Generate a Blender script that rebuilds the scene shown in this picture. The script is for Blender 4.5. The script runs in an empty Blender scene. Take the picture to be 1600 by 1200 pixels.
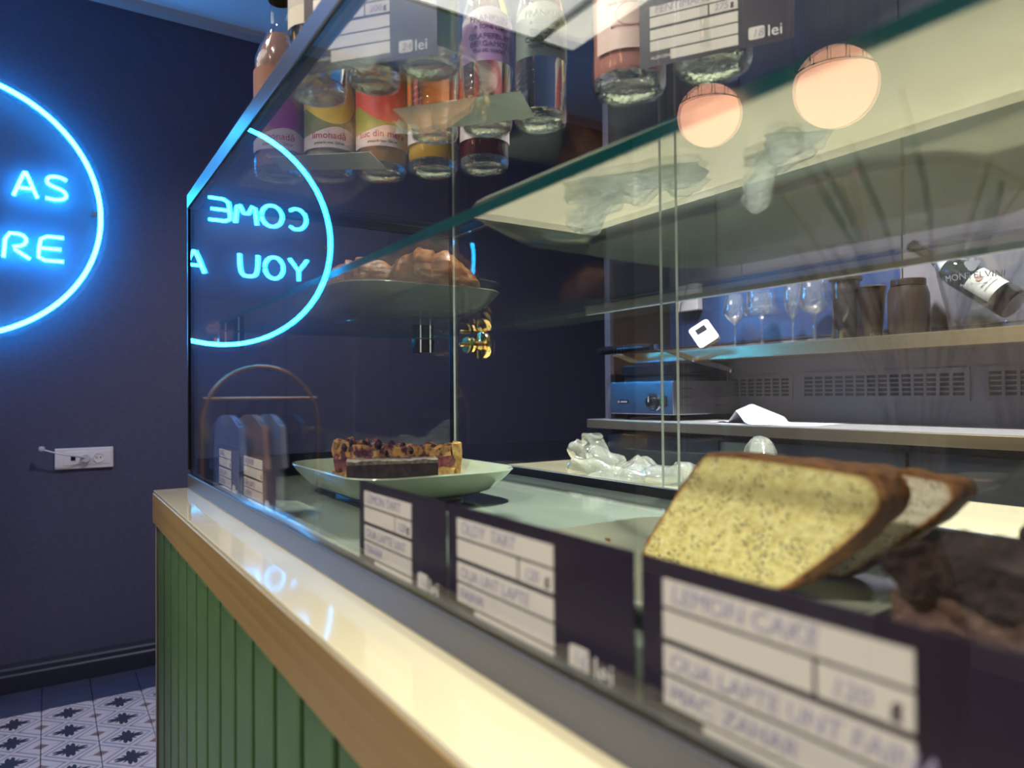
import bpy, bmesh, math, random
from mathutils import Vector, Matrix, noise
random.seed(7)
R = math.radians
S = bpy.context.scene
COL = S.collection

# ------------------------------------------------------------------ camera
cam = bpy.data.cameras.new('camera')
cam.sensor_width = 36.0
cam.lens = 24.91
cam.clip_start = 0.01
cam.dof.use_dof = True
cam.dof.focus_distance = 1.15
cam.dof.aperture_fstop = 6.5
camo = bpy.data.objects.new('camera', cam)
COL.objects.link(camo)
rt = Vector((0.836561, -0.547805, -0.008694))
up = Vector((-0.000494, -0.016623, 0.999862))
fw = Vector((0.547873, 0.836441, 0.014177))
m = Matrix.Identity(4)
for i in range(3):
    m[i][0], m[i][1], m[i][2] = rt[i], up[i], -fw[i]
m.translation = Vector((0, 0, 1.2))
camo.matrix_world = m
S.camera = camo

# ------------------------------------------------------------------ world, exposure
w = bpy.data.worlds.new('world'); S.world = w
w.use_nodes = True
w.node_tree.nodes['Background'].inputs[0].default_value = (0.25, 0.3, 0.5, 1)
w.node_tree.nodes['Background'].inputs[1].default_value = 0.05
S.view_settings.view_transform = 'Standard'
S.view_settings.look = 'None'
S.view_settings.gamma = 1.0
S.view_settings.use_curve_mapping = False
S.view_settings.exposure = 0.0
S.cycles.max_bounces = 14
S.cycles.transparent_max_bounces = 48
S.cycles.transmission_bounces = 12
S.cycles.glossy_bounces = 6
S.cycles.diffuse_bounces = 3
S.cycles.use_denoising = True
S.cycles.caustics_reflective = False
S.cycles.caustics_refractive = False
S.cycles.sample_clamp_indirect = 4.0
PANEL_E = 3.5     # ceiling light panel
GLOBE_E = 9.0     # globe bulbs
NEON_E = 14.5      # neon tubes

def lamp(name, kind, loc, energy, color, size=0.1, aim=None, spread=None, spot=None, blend=0.5):
    l = bpy.data.lights.new(name, kind); l.energy = energy; l.color = color
    if kind == 'AREA':
        l.shape = 'DISK'; l.size = size
        if spread: l.spread = R(spread)
    elif kind == 'SPOT':
        l.shadow_soft_size = size; l.spot_size = R(spot); l.spot_blend = blend
    else:
        l.shadow_soft_size = size
    o = bpy.data.objects.new(name, l); COL.objects.link(o); o.location = loc
    d = (Vector(aim) - Vector(loc)) if aim else Vector((0, 0, -1))
    o.rotation_euler = d.to_track_quat('-Z', 'Y').to_euler()
    return o
DOWN = [(0.80, 0.72, 2.955), (0.80, -0.35, 2.955), (0.80, 1.9, 2.955)]
lamp('bar_downlight', 'SPOT', (0.80, 0.72, 2.93), 520, (1.0, 0.96, 0.88), 0.04, (0.74, 0.72, 0), spot=38, blend=0.35)
lamp('bar_downlight', 'SPOT', (0.80, -0.35, 2.93), 330, (1.0, 0.94, 0.80), 0.04, (0.6, -0.1, 0), spot=50, blend=0.5)
lamp('back_downlight', 'SPOT', (1.15, 1.0, 2.93), 520, (1.0, 0.95, 0.92), 0.05, (1.86, 1.0, 1.0), spot=64, blend=0.6)
lamp('passage_fill_spot', 'SPOT', (0.80, 1.9, 2.93), 100, (0.95, 0.90, 1.0), 0.06, (1.2, 2.6, 0.8), spot=110, blend=0.8)  # added fill lifting the far wall and the floor behind the counter
lamp('display_fill_spot', 'SPOT', (-1.3, .25, 2.93), 235, (1.0, 0.93, 0.80), 0.05, (.30, .40, 1.18), spot=36, blend=0.6)  # added light to brighten the cake slice and the price cards
lamp('wall_fill_spot', 'SPOT', (-2.1, 1.3, 2.93), 120, (1.0, 0.84, 0.62), 0.06, (-3.0, 1.7, 1.3), spot=110, blend=0.8)  # added light on the opposite wall, mirrored by the brass edges
lamp('floor_downlight', 'SPOT', (-0.5, 2.3, 2.93), 62, (0.95, 0.87, 0.95), 0.08, (-0.35, 2.1, 0), spot=52, blend=0.25)

lamp('counter_downlight', 'SPOT', (-0.55, 0.45, 2.93), 35, (1.0, 0.92, 0.72), 0.05, (0.14, 0.45, 1.0), spot=70, blend=0.7)
lamp('counter_downlight', 'SPOT', (-0.55, 1.45, 2.93), 60, (1.0, 0.92, 0.72), 0.05, (0.2, 1.2, 1.0), spot=75, blend=0.8)
# ------------------------------------------------------------------ helpers
def link(o, parent=None):
    COL.objects.link(o)
    if parent is not None: o.parent = parent
    return o
def tag(o, label=None, cat=None, group=None, kind=None):
    if label: o['label'] = label
    if cat: o['category'] = cat
    if group: o['group'] = group
    if kind: o['kind'] = kind
    return o
def empty(name, loc, rz=0.0, label=None, cat=None, group=None):
    o = bpy.data.objects.new(name, None); o.empty_display_size = 0.02
    link(o); o.location = loc; o.rotation_euler = (0, 0, rz)
    return tag(o, label, cat, group)
def obj(name, bm, mat, parent=None, smooth=False, loc=None, rot=None):
    me = bpy.data.meshes.new(name)
    bmesh.ops.recalc_face_normals(bm, faces=bm.faces)
    bm.to_mesh(me); bm.free()
    for mm in (mat if isinstance(mat, (list, tuple)) else [mat]): me.materials.append(mm)
    if smooth:
        me.polygons.foreach_set('use_smooth', [True] * len(me.polygons))
        try: me.set_sharp_from_angle(angle=R(38))
        except Exception: pass
    o = bpy.data.objects.new(name, me)
    link(o, parent)
    if loc: o.location = loc
    if rot: o.rotation_euler = rot
    return o
def NB(): return bmesh.new()
def box(bm, x0, x1, y0, y1, z0, z1, mi=0, bev=0.0, M=None):
    vs = [bm.verts.new((x, y, z)) for x in (x0, x1) for y in (y0, y1) for z in (z0, z1)]
    fs = [bm.faces.new([vs[i] for i in f]) for f in ((0,1,3,2),(4,6,7,5),(0,4,5,1),(2,3,7,6),(0,2,6,4),(1,5,7,3))]
    for f in fs: f.material_index = mi
    if M is not None: bmesh.ops.transform(bm, matrix=M, verts=vs)
    if bev > 0:
        es = {e for f in fs for e in f.edges}
        bmesh.ops.bevel(bm, geom=list(es), offset=bev, segments=2, affect='EDGES', profile=0.6)
    return fs
def lathe(bm, prof, n=32, c=(0, 0, 0), mi=0, ax='Z', close=True):
    rings = []
    for (r, h) in prof:
        ring = []
        for k in range(n if r > 1e-6 else 1):
            a = 2 * math.pi * k / n
            p = (r * math.cos(a), r * math.sin(a), h)
            if ax == 'X': p = (p[2], p[0], p[1])
            if ax == 'Y': p = (p[0], p[2], p[1])
            ring.append(bm.verts.new((p[0] + c[0], p[1] + c[1], p[2] + c[2])))
        rings.append(ring)
    for a, b in zip(rings, rings[1:]):
        for k in range(n):
            k2 = (k + 1) % n
            if len(a) == 1 and len(b) == 1: continue
            if len(a) == 1: f = bm.faces.new((a[0], b[k2], b[k]))
            elif len(b) == 1: f = bm.faces.new((a[k], a[k2], b[0]))
            else: f = bm.faces.new((a[k], a[k2], b[k2], b[k]))
            f.material_index = mi
    return rings
def tube(bm, pts, r, n=10, mi=0, closed=False, caps=True):
    pts = [Vector(p) for p in pts]; N = len(pts); rings = []
    rr = r if isinstance(r, (list, tuple)) else [r] * N
    prev = None
    for i, p in enumerate(pts):
        a = pts[i - 1] if (i > 0 or closed) else p
        b = pts[(i + 1) % N] if (i < N - 1 or closed) else p
        t = (b - a).normalized()
        if prev is None:
            u = t.cross(Vector((0, 0, 1)))
            if u.length < 1e-3: u = t.cross(Vector((1, 0, 0)))
        else: u = prev - t * prev.dot(t)
        u.normalize(); prev = u; v = t.cross(u)
        rings.append([bm.verts.new(p + (u * math.cos(2*math.pi*k/n) + v * math.sin(2*math.pi*k/n)) * rr[i]) for k in range(n)])
    for i in range(N if closed else N - 1):
        a, b = rings[i], rings[(i + 1) % N]
        for k in range(n):
            f = bm.faces.new((a[k], a[(k+1) % n], b[(k+1) % n], b[k])); f.material_index = mi
    if caps and not closed:
        bm.faces.new(rings[0]).material_index = mi; bm.faces.new(rings[-1]).material_index = mi
def prism(bm, poly, axis, a, b, mi=0):
    def P(u, v, t):
        return (t, u, v) if axis == 'X' else ((u, t, v) if axis == 'Y' else (u, v, t))
    A = [bm.verts.new(P(u, v, a)) for u, v in poly]; B = [bm.verts.new(P(u, v, b)) for u, v in poly]
    n = len(poly); fs = [bm.faces.new(A), bm.faces.new(B[::-1])]
    for i in range(n): fs.append(bm.faces.new((A[i], A[(i+1) % n], B[(i+1) % n], B[i])))
    for f in fs: f.material_index = mi
    return fs
def rrect(w, h, r, n=6, cx=0, cy=0):
    out = []
    for (sx, sy, a0) in ((1, 1, 0), (-1, 1, 90), (-1, -1, 180), (1, -1, 270)):
        for k in range(n + 1):
            a = R(a0 + 90 * k / n)
            out.append((cx + sx * (w/2 - r) + r * math.cos(a), cy + sy * (h/2 - r) + r * math.sin(a)))
    return out
def smoothpts(pts, it=2, closed=False):
    pts = [Vector(p) for p in pts]
    for _ in range(it):
        q = [] if closed else [pts[0]]
        rng = range(len(pts)) if closed else range(len(pts) - 1)
        for i in rng:
            a, b = pts[i], pts[(i+1) % len(pts)]
            q += [a * .75 + b * .25, a * .25 + b * .75]
        if not closed: q.append(pts[-1])
        pts = q
    return pts
def textmesh(name, s, size, mat, parent, M, ext=0.0002, shear=0.0, ax='LEFT', sx=1.0, off=0.0):
    cu = bpy.data.curves.new(name, 'FONT'); cu.body = s; cu.size = size; cu.extrude = ext
    cu.shear = shear; cu.align_x = ax; cu.offset = off; cu.resolution_u = 3
    t = bpy.data.objects.new(name, cu); COL.objects.link(t)
    dg = bpy.context.evaluated_depsgraph_get()
    me = bpy.data.meshes.new_from_object(t.evaluated_get(dg))
    bpy.data.objects.remove(t); bpy.data.curves.remove(cu)
    me.name = name
    me.transform(Matrix.Diagonal((sx, 1, 1, 1))); me.transform(M)
    me.materials.clear(); me.materials.append(mat)
    return link(bpy.data.objects.new(name, me), parent)
def curvetext(name, s, size, mat, parent, radius, z, a0=-90.0, ext=0.0003, off=0.0, sx=1.0):
    """text wrapped on a cylinder round the local z axis, centred on angle a0"""
    o = textmesh(name, s, size, mat, parent, Matrix.Identity(4), ext, ax='CENTER', sx=sx, off=off)
    for v in o.data.vertices:
        x, y, t = v.co
        a = R(a0) + x / radius; r = radius + t
        v.co = (r * math.cos(a), r * math.sin(a), z + y)
    return o
def copy_tree(o, parent=None):
    c = o.copy(); COL.objects.link(c); c.parent = parent
    for ch in list(o.children): copy_tree(ch, c)
    return c

# ------------------------------------------------------------------ materials
def mat(name, color=(.8, .8, .8), rough=.5, metal=0.0, spec=.5, emit=None, es=0.0, trans=0.0, ior=1.45, coat=0.0):
    m = bpy.data.materials.new(name); m.use_nodes = True
    b = m.node_tree.nodes['Principled BSDF']
    b.inputs['Base Color'].default_value = (*color, 1)
    b.inputs['Roughness'].default_value = rough
    b.inputs['Metallic'].default_value = metal
    b.inputs['Specular IOR Level'].default_value = spec
    b.inputs['Transmission Weight'].default_value = trans
    b.inputs['IOR'].default_value = ior
    b.inputs['Coat Weight'].default_value = coat
    b.inputs['Coat Roughness'].default_value = .05
    if emit:
        b.inputs['Emission Color'].default_value = (*emit, 1)
        b.inputs['Emission Strength'].default_value = es
    return m
def N(m, t, **kw):
    n = m.node_tree.nodes.new(t)
    for k, v in kw.items(): setattr(n, k, v)
    return n
def L(m, a, b): m.node_tree.links.new(a, b)
def noisy(m, c1, c2, scale=20, detail=4, lo=.35, hi=.65, bump=0.0, bdist=.002, stretch=None, rough=None, coord='Object'):
    b = m.node_tree.nodes['Principled BSDF']
    tc = N(m, 'ShaderNodeTexCoord'); mp = N(m, 'ShaderNodeMapping')
    L(m, tc.outputs[coord], mp.inputs[0])
    if stretch: mp.inputs['Scale'].default_value = stretch
    nz = N(m, 'ShaderNodeTexNoise'); nz.inputs['Scale'].default_value = scale; nz.inputs['Detail'].default_value = detail
    L(m, mp.outputs[0], nz.inputs['Vector'])
    cr = N(m, 'ShaderNodeValToRGB')
    cr.color_ramp.elements[0].position = lo; cr.color_ramp.elements[1].position = hi
    cr.color_ramp.elements[0].color = (*c1, 1); cr.color_ramp.elements[1].color = (*c2, 1)
    L(m, nz.outputs['Fac'], cr.inputs[0]); L(m, cr.outputs[0], b.inputs['Base Color'])
    if bump:
        bp = N(m, 'ShaderNodeBump'); bp.inputs['Strength'].default_value = bump; bp.inputs['Distance'].default_value = bdist
        L(m, nz.outputs['Fac'], bp.inputs['Height']); L(m, bp.outputs[0], b.inputs['Normal'])
    if rough:
        mr = N(m, 'ShaderNodeMapRange'); mr.inputs[3].default_value = rough[0]; mr.inputs[4].default_value = rough[1]
        L(m, nz.outputs['Fac'], mr.inputs[0]); L(m, mr.outputs[0], b.inputs['Roughness'])
    return m, nz, cr, mp
def thin(name, tint=(1, 1, 1), f0=.04, rough=0.0, gcol=(1, 1, 1), bump=0, bscale=30, haze=0.0, hcol=(.8, .85, .9), power=5.0):
    """sheet glass: clear transmission plus a Schlick-weighted mirror coat, the same seen from either side"""
    m = bpy.data.materials.new(name); m.use_nodes = True
    nt = m.node_tree; nt.nodes.remove(nt.nodes['Principled BSDF'])
    out = nt.nodes['Material Output']
    tr = N(m, 'ShaderNodeBsdfTransparent'); tr.inputs[0].default_value = (*tint, 1)
    gl = N(m, 'ShaderNodeBsdfGlossy'); gl.inputs['Color'].default_value = (*gcol, 1); gl.inputs['Roughness'].default_value = rough
    ge = N(m, 'ShaderNodeNewGeometry'); dt = N(m, 'ShaderNodeVectorMath', operation='DOT_PRODUCT')
    L(m, ge.outputs['Incoming'], dt.inputs[0])
    L(m, ge.outputs['Normal'], dt.inputs[1])
    def mth(op, a, b=None):
        n = N(m, 'ShaderNodeMath', operation=op)
        for i, x in enumerate((a, b)):
            if x is None: continue
            if isinstance(x, (int, float)): n.inputs[i].default_value = x
            else: L(m, x, n.inputs[i])
        return n.outputs[0]
    c = mth('ABSOLUTE', dt.outputs['Value']); o = mth('SUBTRACT', 1.0, c); p = mth('POWER', o, power)
    fr = mth('ADD', mth('MULTIPLY', p, 1 - f0), f0)
    if bump:
        tc = N(m, 'ShaderNodeTexCoord'); nz = N(m, 'ShaderNodeTexNoise'); nz.inputs['Scale'].default_value = bscale
        L(m, tc.outputs['Object'], nz.inputs['Vector'])
        bp = N(m, 'ShaderNodeBump'); bp.inputs['Strength'].default_value = bump; bp.inputs['Distance'].default_value = .004
        L(m, nz.outputs['Fac'], bp.inputs['Height']); L(m, bp.outputs[0], gl.inputs['Normal'])
    mx = N(m, 'ShaderNodeMixShader'); L(m, fr, mx.inputs[0]); 
    base = tr.outputs[0]
    if haze:
        df = N(m, 'ShaderNodeBsdfDiffuse'); df.inputs[0].default_value = (*hcol, 1)
        m2 = N(m, 'ShaderNodeMixShader'); m2.inputs[0].default_value = haze
        L(m, tr.outputs[0], m2.inputs[1]); L(m, df.outputs[0], m2.inputs[2]); base = m2.outputs[0]
    L(m, base, mx.inputs[1]); L(m, gl.outputs[0], mx.inputs[2]); L(m, mx.outputs[0], out.inputs[0])
    return m
def glassmat(name, color, ior=1.33, rough=0.0, bump=0, bscale=60):
    m = mat(name, color, rough, trans=1.0, ior=ior)
    if bump:
        tc = N(m, 'ShaderNodeTexCoord'); nz = N(m, 'ShaderNodeTexNoise'); nz.inputs['Scale'].default_value = bscale
        L(m, tc.outputs['Object'], nz.inputs['Vector'])
        bp = N(m, 'ShaderNodeBump'); bp.inputs['Strength'].default_value = bump; bp.inputs['Distance'].default_value = .003
        L(m, nz.outputs['Fac'], bp.inputs['Height'])
        L(m, bp.outputs[0], m.node_tree.nodes['Principled BSDF'].inputs['Normal'])
    return m

M_wall, *_ = noisy(mat('navy_wall_paint', rough=.6), (.070, .072, .125), (.080, .082, .142), 60, 6, bump=.08)
M_skirt = mat('dark_skirting', (.030, .032, .055), .45)
M_ceil, *_ = noisy(mat('ceiling_paint', rough=.8), (.72, .71, .80), (.76, .75, .84), 3)
M_side, *_ = noisy(mat('opposite_wall_plaster', rough=.8), (.48, .42, .36), (.60, .54, .46), 1.4, 5)
M_cornice = mat('cornice_paint', (.42, .41, .46), .7)
M_grey, *_ = noisy(mat('grey_laminate', rough=.42), (.125, .115, .135), (.175, .160, .185), 3.0, 6, bump=.02, rough=(.36, .5))
M_cab, *_ = noisy(mat('cabinet_laminate', rough=.4), (.085, .088, .085), (.11, .112, .108), 4, 5)
M_niche = mat('niche_blue_gloss', (.030, .050, .135), .16)
M_jar = mat('dark_umber_glaze', (.022, .013, .009), .3)
M_brown, *_ = noisy(mat('dark_brown_wood', rough=.5), (.036, .022, .017), (.060, .038, .030), 14, 5, stretch=(1, 1, .15))
M_brass, _nz, _cr, _mp = noisy(mat('brushed_brass', rough=.4, metal=.72), (.52, .34, .12), (.58, .39, .15), 30, 6, rough=(.34, .44), stretch=(1, .05, 8))
M_brass_pale, *_ = noisy(mat('pale_brushed_brass', rough=.25, metal=.95), (.86, .66, .36), (.92, .74, .42), 30, 6, rough=(.16, .24), stretch=(1, .05, 8))
M_gold = mat('polished_gold', (.85, .62, .25), .12, 1.0)
M_top = mat('cream_worktop', (.66, .60, .41), .09, coat=.9)
M_slat, *_ = noisy(mat('green_slat_paint', rough=.42), (.050, .105, .038), (.060, .125, .046), 25, 5)
M_groove = mat('groove_shadow_black', (.006, .012, .006), .7)
M_trim = mat('grey_side_trim', (.28, .25, .21), .45)
M_frame = mat('dark_steel_frame', (.30, .31, .34), .28, .9)
M_rail = mat('grey_painted_rail', (.10, .105, .125), .38, .4)
M_black = mat('black_satin', (.010, .010, .014), .3)
M_blackgloss = mat('black_gloss', (.012, .012, .016), .08)
M_steel = mat('brushed_steel', (.62, .60, .62), .24, 1.0)
M_chrome = mat('chrome', (.86, .86, .88), .06, 1.0)
M_glass = thin('case_glass', (.97, .985, .98), .042)
M_shelfglass = thin('shelf_glass', (.95, .97, .96), .05)
M_edge = mat('green_glass_edge', (.004, .075, .085), .08, trans=.5, ior=1.5)
M_edge2 = mat('pale_glass_edge', (.55, .62, .66), .2)
M_floorglass = mat('case_base_grey_green', (.27, .32, .27), .12, coat=.6)
M_acryl = thin('clear_acrylic', (.97, .985, 1), .006, haze=.02, power=9.0)
M_neon = mat('neon_tube_light', (0, 0, 0), .5, emit=(.055, 1.45, 3.9), es=NEON_E)
M_neonback = mat('neon_tube_jacket', (.02, .25, .7), .3)
M_globe = mat('opal_globe_light', (.9, .8, .7), .4, emit=(1.0, .45, .27), es=GLOBE_E)
M_panel = mat('led_panel_light', (.9, .9, .85), .5, emit=(1.0, .96, .86), es=PANEL_E)
M_white = mat('white_plastic', (.60, .59, .62), .35)
M_outlet = mat('cream_white_plastic', (.80, .74, .74), .35)
M_paper = mat('white_paper', (.66, .66, .72), .7)
M_cardp = mat('dark_plum_card', (.020, .013, .028), .32)
M_field = mat('card_field_white', (.66, .60, .58), .6)
M_ink = mat('pen_ink_violet', (.34, .31, .48), .7)
M_inkw = mat('white_print', (.72, .68, .70), .6)
M_cardback = mat('pale_grey_card', (.60, .61, .62), .6)
M_plate, *_ = noisy(mat('sage_glazed_ceramic', rough=.14, coat=.6), (.30, .35, .27), (.34, .39, .30), 6)
M_plate2 = mat('ivory_glazed_ceramic', (.50, .53, .42), .14, coat=.6)

# ------------------------------------------------------------------ room shell
def struct(name, bm, m, parent=None, **k):
    o = obj(name, bm, m, parent, **k)
    if parent is None: o['kind'] = 'structure'
    return o
CZ = 2.97; FY = 3.57; BX = 2.0
b = NB(); box(b, -3.1, 3.3, -2.6, FY + .1, -.12, -.012); FL = struct('floor', b, mat('grout_dark', (.03, .028, .034), .7))
b = NB(); box(b, -3.1, 3.3, -2.6, FY + .1, CZ, CZ + .1); struct('ceiling', b, M_ceil)
b = NB(); box(b, -3.1, 3.3, FY, FY + .1, -.012, CZ); struct('wall_far', b, M_wall)
b = NB(); box(b, -3.1, -3.0, -2.6, FY, -.012, CZ); struct('wall_left', b, M_side)
b = NB(); box(b, -3.0, 3.3, -2.6, -2.5, -.012, CZ); struct('wall_near', b, M_side)
b = NB(); box(b, 3.2, 3.3, -2.5, FY, -.012, CZ); struct('wall_right', b, M_wall)
b = NB(); box(b, BX + .02, BX + .12, -2.5, 1.96, -.012, CZ); WB = struct('wall_back', b, M_black)
# cornice on the far wall, skirting board
b = NB(); prism(b, [(FY, CZ), (FY - .05, CZ), (FY - .04, CZ - .02), (FY, CZ - .035)], 'X', -3.0, 3.2)
struct('trim_1', b, M_cornice)
b = NB(); prism(b, [(FY, 0), (FY, .115), (FY - .008, .115), (FY - .012, .10), (FY - .02, .092), (FY - .02, .075), (FY - .026, .068), (FY - .026, 0)], 'X', -3.0, 3.2)
struct('baseboard_far', b, M_skirt)

# floor tiles -------------------------------------------------------
def tile_mat():
    m = mat('patterned_cement_tile', (.5, .45, .45), .5)
    b = m.node_tree.nodes['Principled BSDF']
    tc = N(m, 'ShaderNodeTexCoord'); sp = N(m, 'ShaderNodeSeparateXYZ'); L(m, tc.outputs['Object'], sp.inputs[0])
    def mth(op, a, b2=None, c=None):
        n = N(m, 'ShaderNodeMath', operation=op)
        for i, x in enumerate((a, b2, c)):
            if x is None: continue
            if isinstance(x, (int, float)): n.inputs[i].default_value = x
            else: L(m, x, n.inputs[i])
        return n.outputs[0]
    h = .085
    x = mth('DIVIDE', sp.outputs[0], h); y = mth('DIVIDE', sp.outputs[1], h)
    ax = mth('ABSOLUTE', x); ay = mth('ABSOLUTE', y)
    r = mth('SQRT', mth('ADD', mth('MULTIPLY', x, x), mth('MULTIPLY', y, y)))
    th = mth('ARCTAN2', y, x)
    # four cleft petals on the diagonals-free axes plus four thin ones
    pet = mth('ADD', mth('MULTIPLY', mth('POWER', mth('ABSOLUTE', mth('COSINE', mth('MULTIPLY', th, 2.0))), 1.5), .54), .12)
    cleft = mth('MULTIPLY', mth('POWER', mth('ABSOLUTE', mth('COSINE', mth('MULTIPLY', th, 2.0))), 90), .22)
    small = mth('MULTIPLY', mth('POWER', mth('ABSOLUTE', mth('SINE', mth('MULTIPLY', th, 2.0))), 24), .34)
    lim = mth('ADD', mth('SUBTRACT', pet, cleft), small)
    flower = mth('LESS_THAN', r, lim)
    d = mth('ADD', ax, ay)
    band = mth('MULTIPLY', mth('GREATER_THAN', d, .80), mth('LESS_THAN', d, .93))
    band2 = mth('MULTIPLY', mth('GREATER_THAN', d, 1.13), mth('LESS_THAN', d, 1.26))
    corner = mth('GREATER_THAN', d, 1.72)
    nz = N(m, 'ShaderNodeTexNoise'); nz.inputs['Scale'].default_value = 40
    L(m, tc.outputs['Object'], nz.inputs['Vector'])
    def mix(f, c1, c2):
        n = N(m, 'ShaderNodeMix', data_type='RGBA')
        if isinstance(f, float): n.inputs[0].default_value = f
        else: L(m, f, n.inputs[0])
        for k, c in ((6, c1), (7, c2)):
            if isinstance(c, tuple): n.inputs[k].default_value = (*c, 1)
            else: L(m, c, n.inputs[k])
        return n.outputs[2]
    c = mix(nz.outputs['Fac'], (.42, .36, .37), (.54, .47, .48))
    c = mix(band, c, (.24, .23, .27)); c = mix(band2, c, (.24, .23, .27)); c = mix(corner, c, (.20, .14, .14))
    c = mix(flower, c, (.030, .032, .050))
    L(m, c, b.inputs['Base Color'])
    return m
M_tile = tile_mat(); M_tile_plain_shade, *_ = noisy(mat('plain_and_shaded_tile', rough=.4), (.040, .045, .085), (.055, .06, .105), 12)  # dark floor colour, also the painted shadow along the far wall
def tile_mesh(m):
    b = NB(); box(b, -.0838, .0838, -.0838, .0838, -.012, 0, bev=.0012)
    o = obj('tile', b, m, FL); return o
P = .17; first = {}
for iy in range(17):
    for ix in range(13):
        cx = -.02 - .085 + (2 - ix) * P + .17 ; cy = 3.375 + P - iy * P
        key = 'shade_band' if iy < 2 else 'pat'  # dark rows by the skirting are painted shadow, pattern left out
        if key not in first: o = tile_mesh(M_tile_plain_shade if key == 'shade_band' else M_tile); first[key] = o
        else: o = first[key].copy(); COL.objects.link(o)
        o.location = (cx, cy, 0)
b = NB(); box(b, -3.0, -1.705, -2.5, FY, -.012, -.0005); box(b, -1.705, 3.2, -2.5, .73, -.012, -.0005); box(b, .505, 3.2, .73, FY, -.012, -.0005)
o = obj('plain_floor', b, M_tile_plain_shade, FL)

# ceiling light panels on the customers' side ------------------------
def light_panel(x0, x1, y0, y1, label):
    t = empty('ceiling_light_panel', ((x0+x1)/2, (y0+y1)/2, CZ), 0, label, 'light panel')
    w2, h2 = (x1-x0)/2, (y1-y0)/2
    b = NB(); box(b, -w2, w2, -h2, h2, -.022, -.016); obj('diffuser', b, M_panel, t)
    b = NB()
    for s in (-1, 1):
        box(b, s*w2 - .012, s*w2 + .012, -h2 - .012, h2 + .012, -.03, 0)
        box(b, -w2 - .012, w2 + .012, s*h2 - .012, s*h2 + .012, -.03, 0)
    obj('panel_frame', b, M_frame, t)
light_panel(-1.905, -1.69, .9, 2.83, 'narrow lit strip panel in the ceiling beside the wide one')
light_panel(-1.66, -.95, .9, 2.83, 'wide lit diffuser panel in the ceiling over the customers')
for i, (x, y, z) in enumerate(DOWN + [(1.15, 1.0, 2.955), (-.5, 2.3, 2.955), (-.55, .45, 2.955), (-.55, 1.45, 2.955), (-2.1, 1.3, 2.955), (-1.3, .25, 2.955)]):  # the wall and display fixtures are added to carry fill spots
    t = empty('ceiling_downlight', (x, y, CZ), 0, ['recessed downlight over the middle of the counter', 'recessed downlight over the near end of the counter',
        'unseen recessed fill downlight past the far end of the counter', 'recessed downlight in front of the back shelves', 'recessed downlight over the patterned floor', 'recessed downlight on the customers side near the counter front', 'recessed downlight on the customers side toward the navy wall', 'added fill downlight brightening the plastered opposite wall', 'added fill downlight aimed at the display case'][i], 'downlight', 'recessed ceiling downlights')
    b = NB(); lathe(b, [(.034, -.012), (.034, -.002), (.050, 0), (.052, -.004), (.038, -.008), (.034, -.012)], 28); obj('trim_ring', b, M_white, t, True)
    b = NB(); lathe(b, [(0, -.003), (.034, -.003)], 24); obj('lens', b, M_panel, t)

# ------------------------------------------------------------------ neon sign (far wall)
SC = Vector((-.337, FY - .045, 1.970))
sign = empty('neon_sign', SC, 0, 'round blue neon lettering sign on the navy wall', 'neon sign')
b = NB(); lathe(b, [(0, .0), (.560, .0), (.560, .006), (0, .006)], 96, ax='Y'); obj('acrylic_backplate', b, M_acryl, sign)
b = NB(); tube(b, [(.527*math.cos(2*math.pi*k/120), -.010, .527*math.sin(2*math.pi*k/120)) for k in range(120)], .0090, 10, closed=True)
obj('ring_tube', b, M_neon, sign, True)
b = NB(); tube(b, [(.527*math.cos(2*math.pi*k/120), -.0015, .527*math.sin(2*math.pi*k/120)) for k in range(120)], .0065, 6, closed=True)
obj('ring_channel', b, M_neonback, sign, True)
for a in (2, 92, 182, 272):
    b = NB(); lathe(b, [(0, -.006), (.010, -.006), (.010, .042), (0, .042)], 14, (.505*math.cos(R(a)), 0, .505*math.sin(R(a))), ax='Y')
    obj('standoff', b, M_steel, sign, True)
def arc(cx, cz, rx, rz, a0, a1, n=14):
    return [(cx + rx*math.cos(R(a0+(a1-a0)*k/n)), cz + rz*math.sin(R(a0+(a1-a0)*k/n))) for k in range(n+1)]
G = {
 'C': [arc(.5, .5, .48, .5, 48, 312)],
 'O': [arc(.5, .5, .5, .5, 0, 352, 24)],
 'M': [[(.0, 0), (.10, 1), (.5, .28), (.90, 1), (1, 0)]],
 'E': [[(.95, 1), (.12, 1), (.02, .5), (.0, .0), (.95, 0)], [(.05, .5), (.85, .5)]],
 'A': [[(0, 0), (.42, 1), (.50, 1), (.95, 0)], [(.16, .34), (.80, .34)]],
 'S': [[(.92, .88), (.6, 1), (.15, .95), (.08, .68), (.4, .54), (.85, .42), (.93, .12), (.5, 0), (.05, .05)]],
 'Y': [[(0, 1), (.48, .45), (.48, 0)], [(1, 1), (.48, .45)]],
 'U': [[(.02, 1), (.03, .4), (.15, .06), (.5, 0), (.85, .06), (.97, .4), (.98, 1)]],
 'R': [[(.0, 0), (.08, 1), (.65, 1), (.85, .78), (.7, .52), (.25, .45), (.95, 0)]],
}
def word(chars, x0, x1, z0, h, gap=.022):
    xs = x0
    n = len(chars); wd = (x1 - x0 - gap*(n-1)) / n
    for c in chars:
        b = NB()
        for st in G[c]:
            pts = [(xs - SC.x + u*wd, -.011, z0 - SC.z + v*h) for u, v in st]
            if c in 'SU' : pts = smoothpts(pts, 2)
            elif c in 'MAER': pts = smoothpts(pts, 1)
            tube(b, pts, .0068, 8)
        obj('letter_tube', b, M_neon, sign, True)
        xs += wd + gap
word('COME', -.742, -.283, 2.025, .103); word('AS', -.118, .072, 2.028, .100, .02)
word('YOU', -.744, -.42, 1.772, .105, .03); word('ARE', -.268, .060, 1.772, .100, .024)
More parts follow.
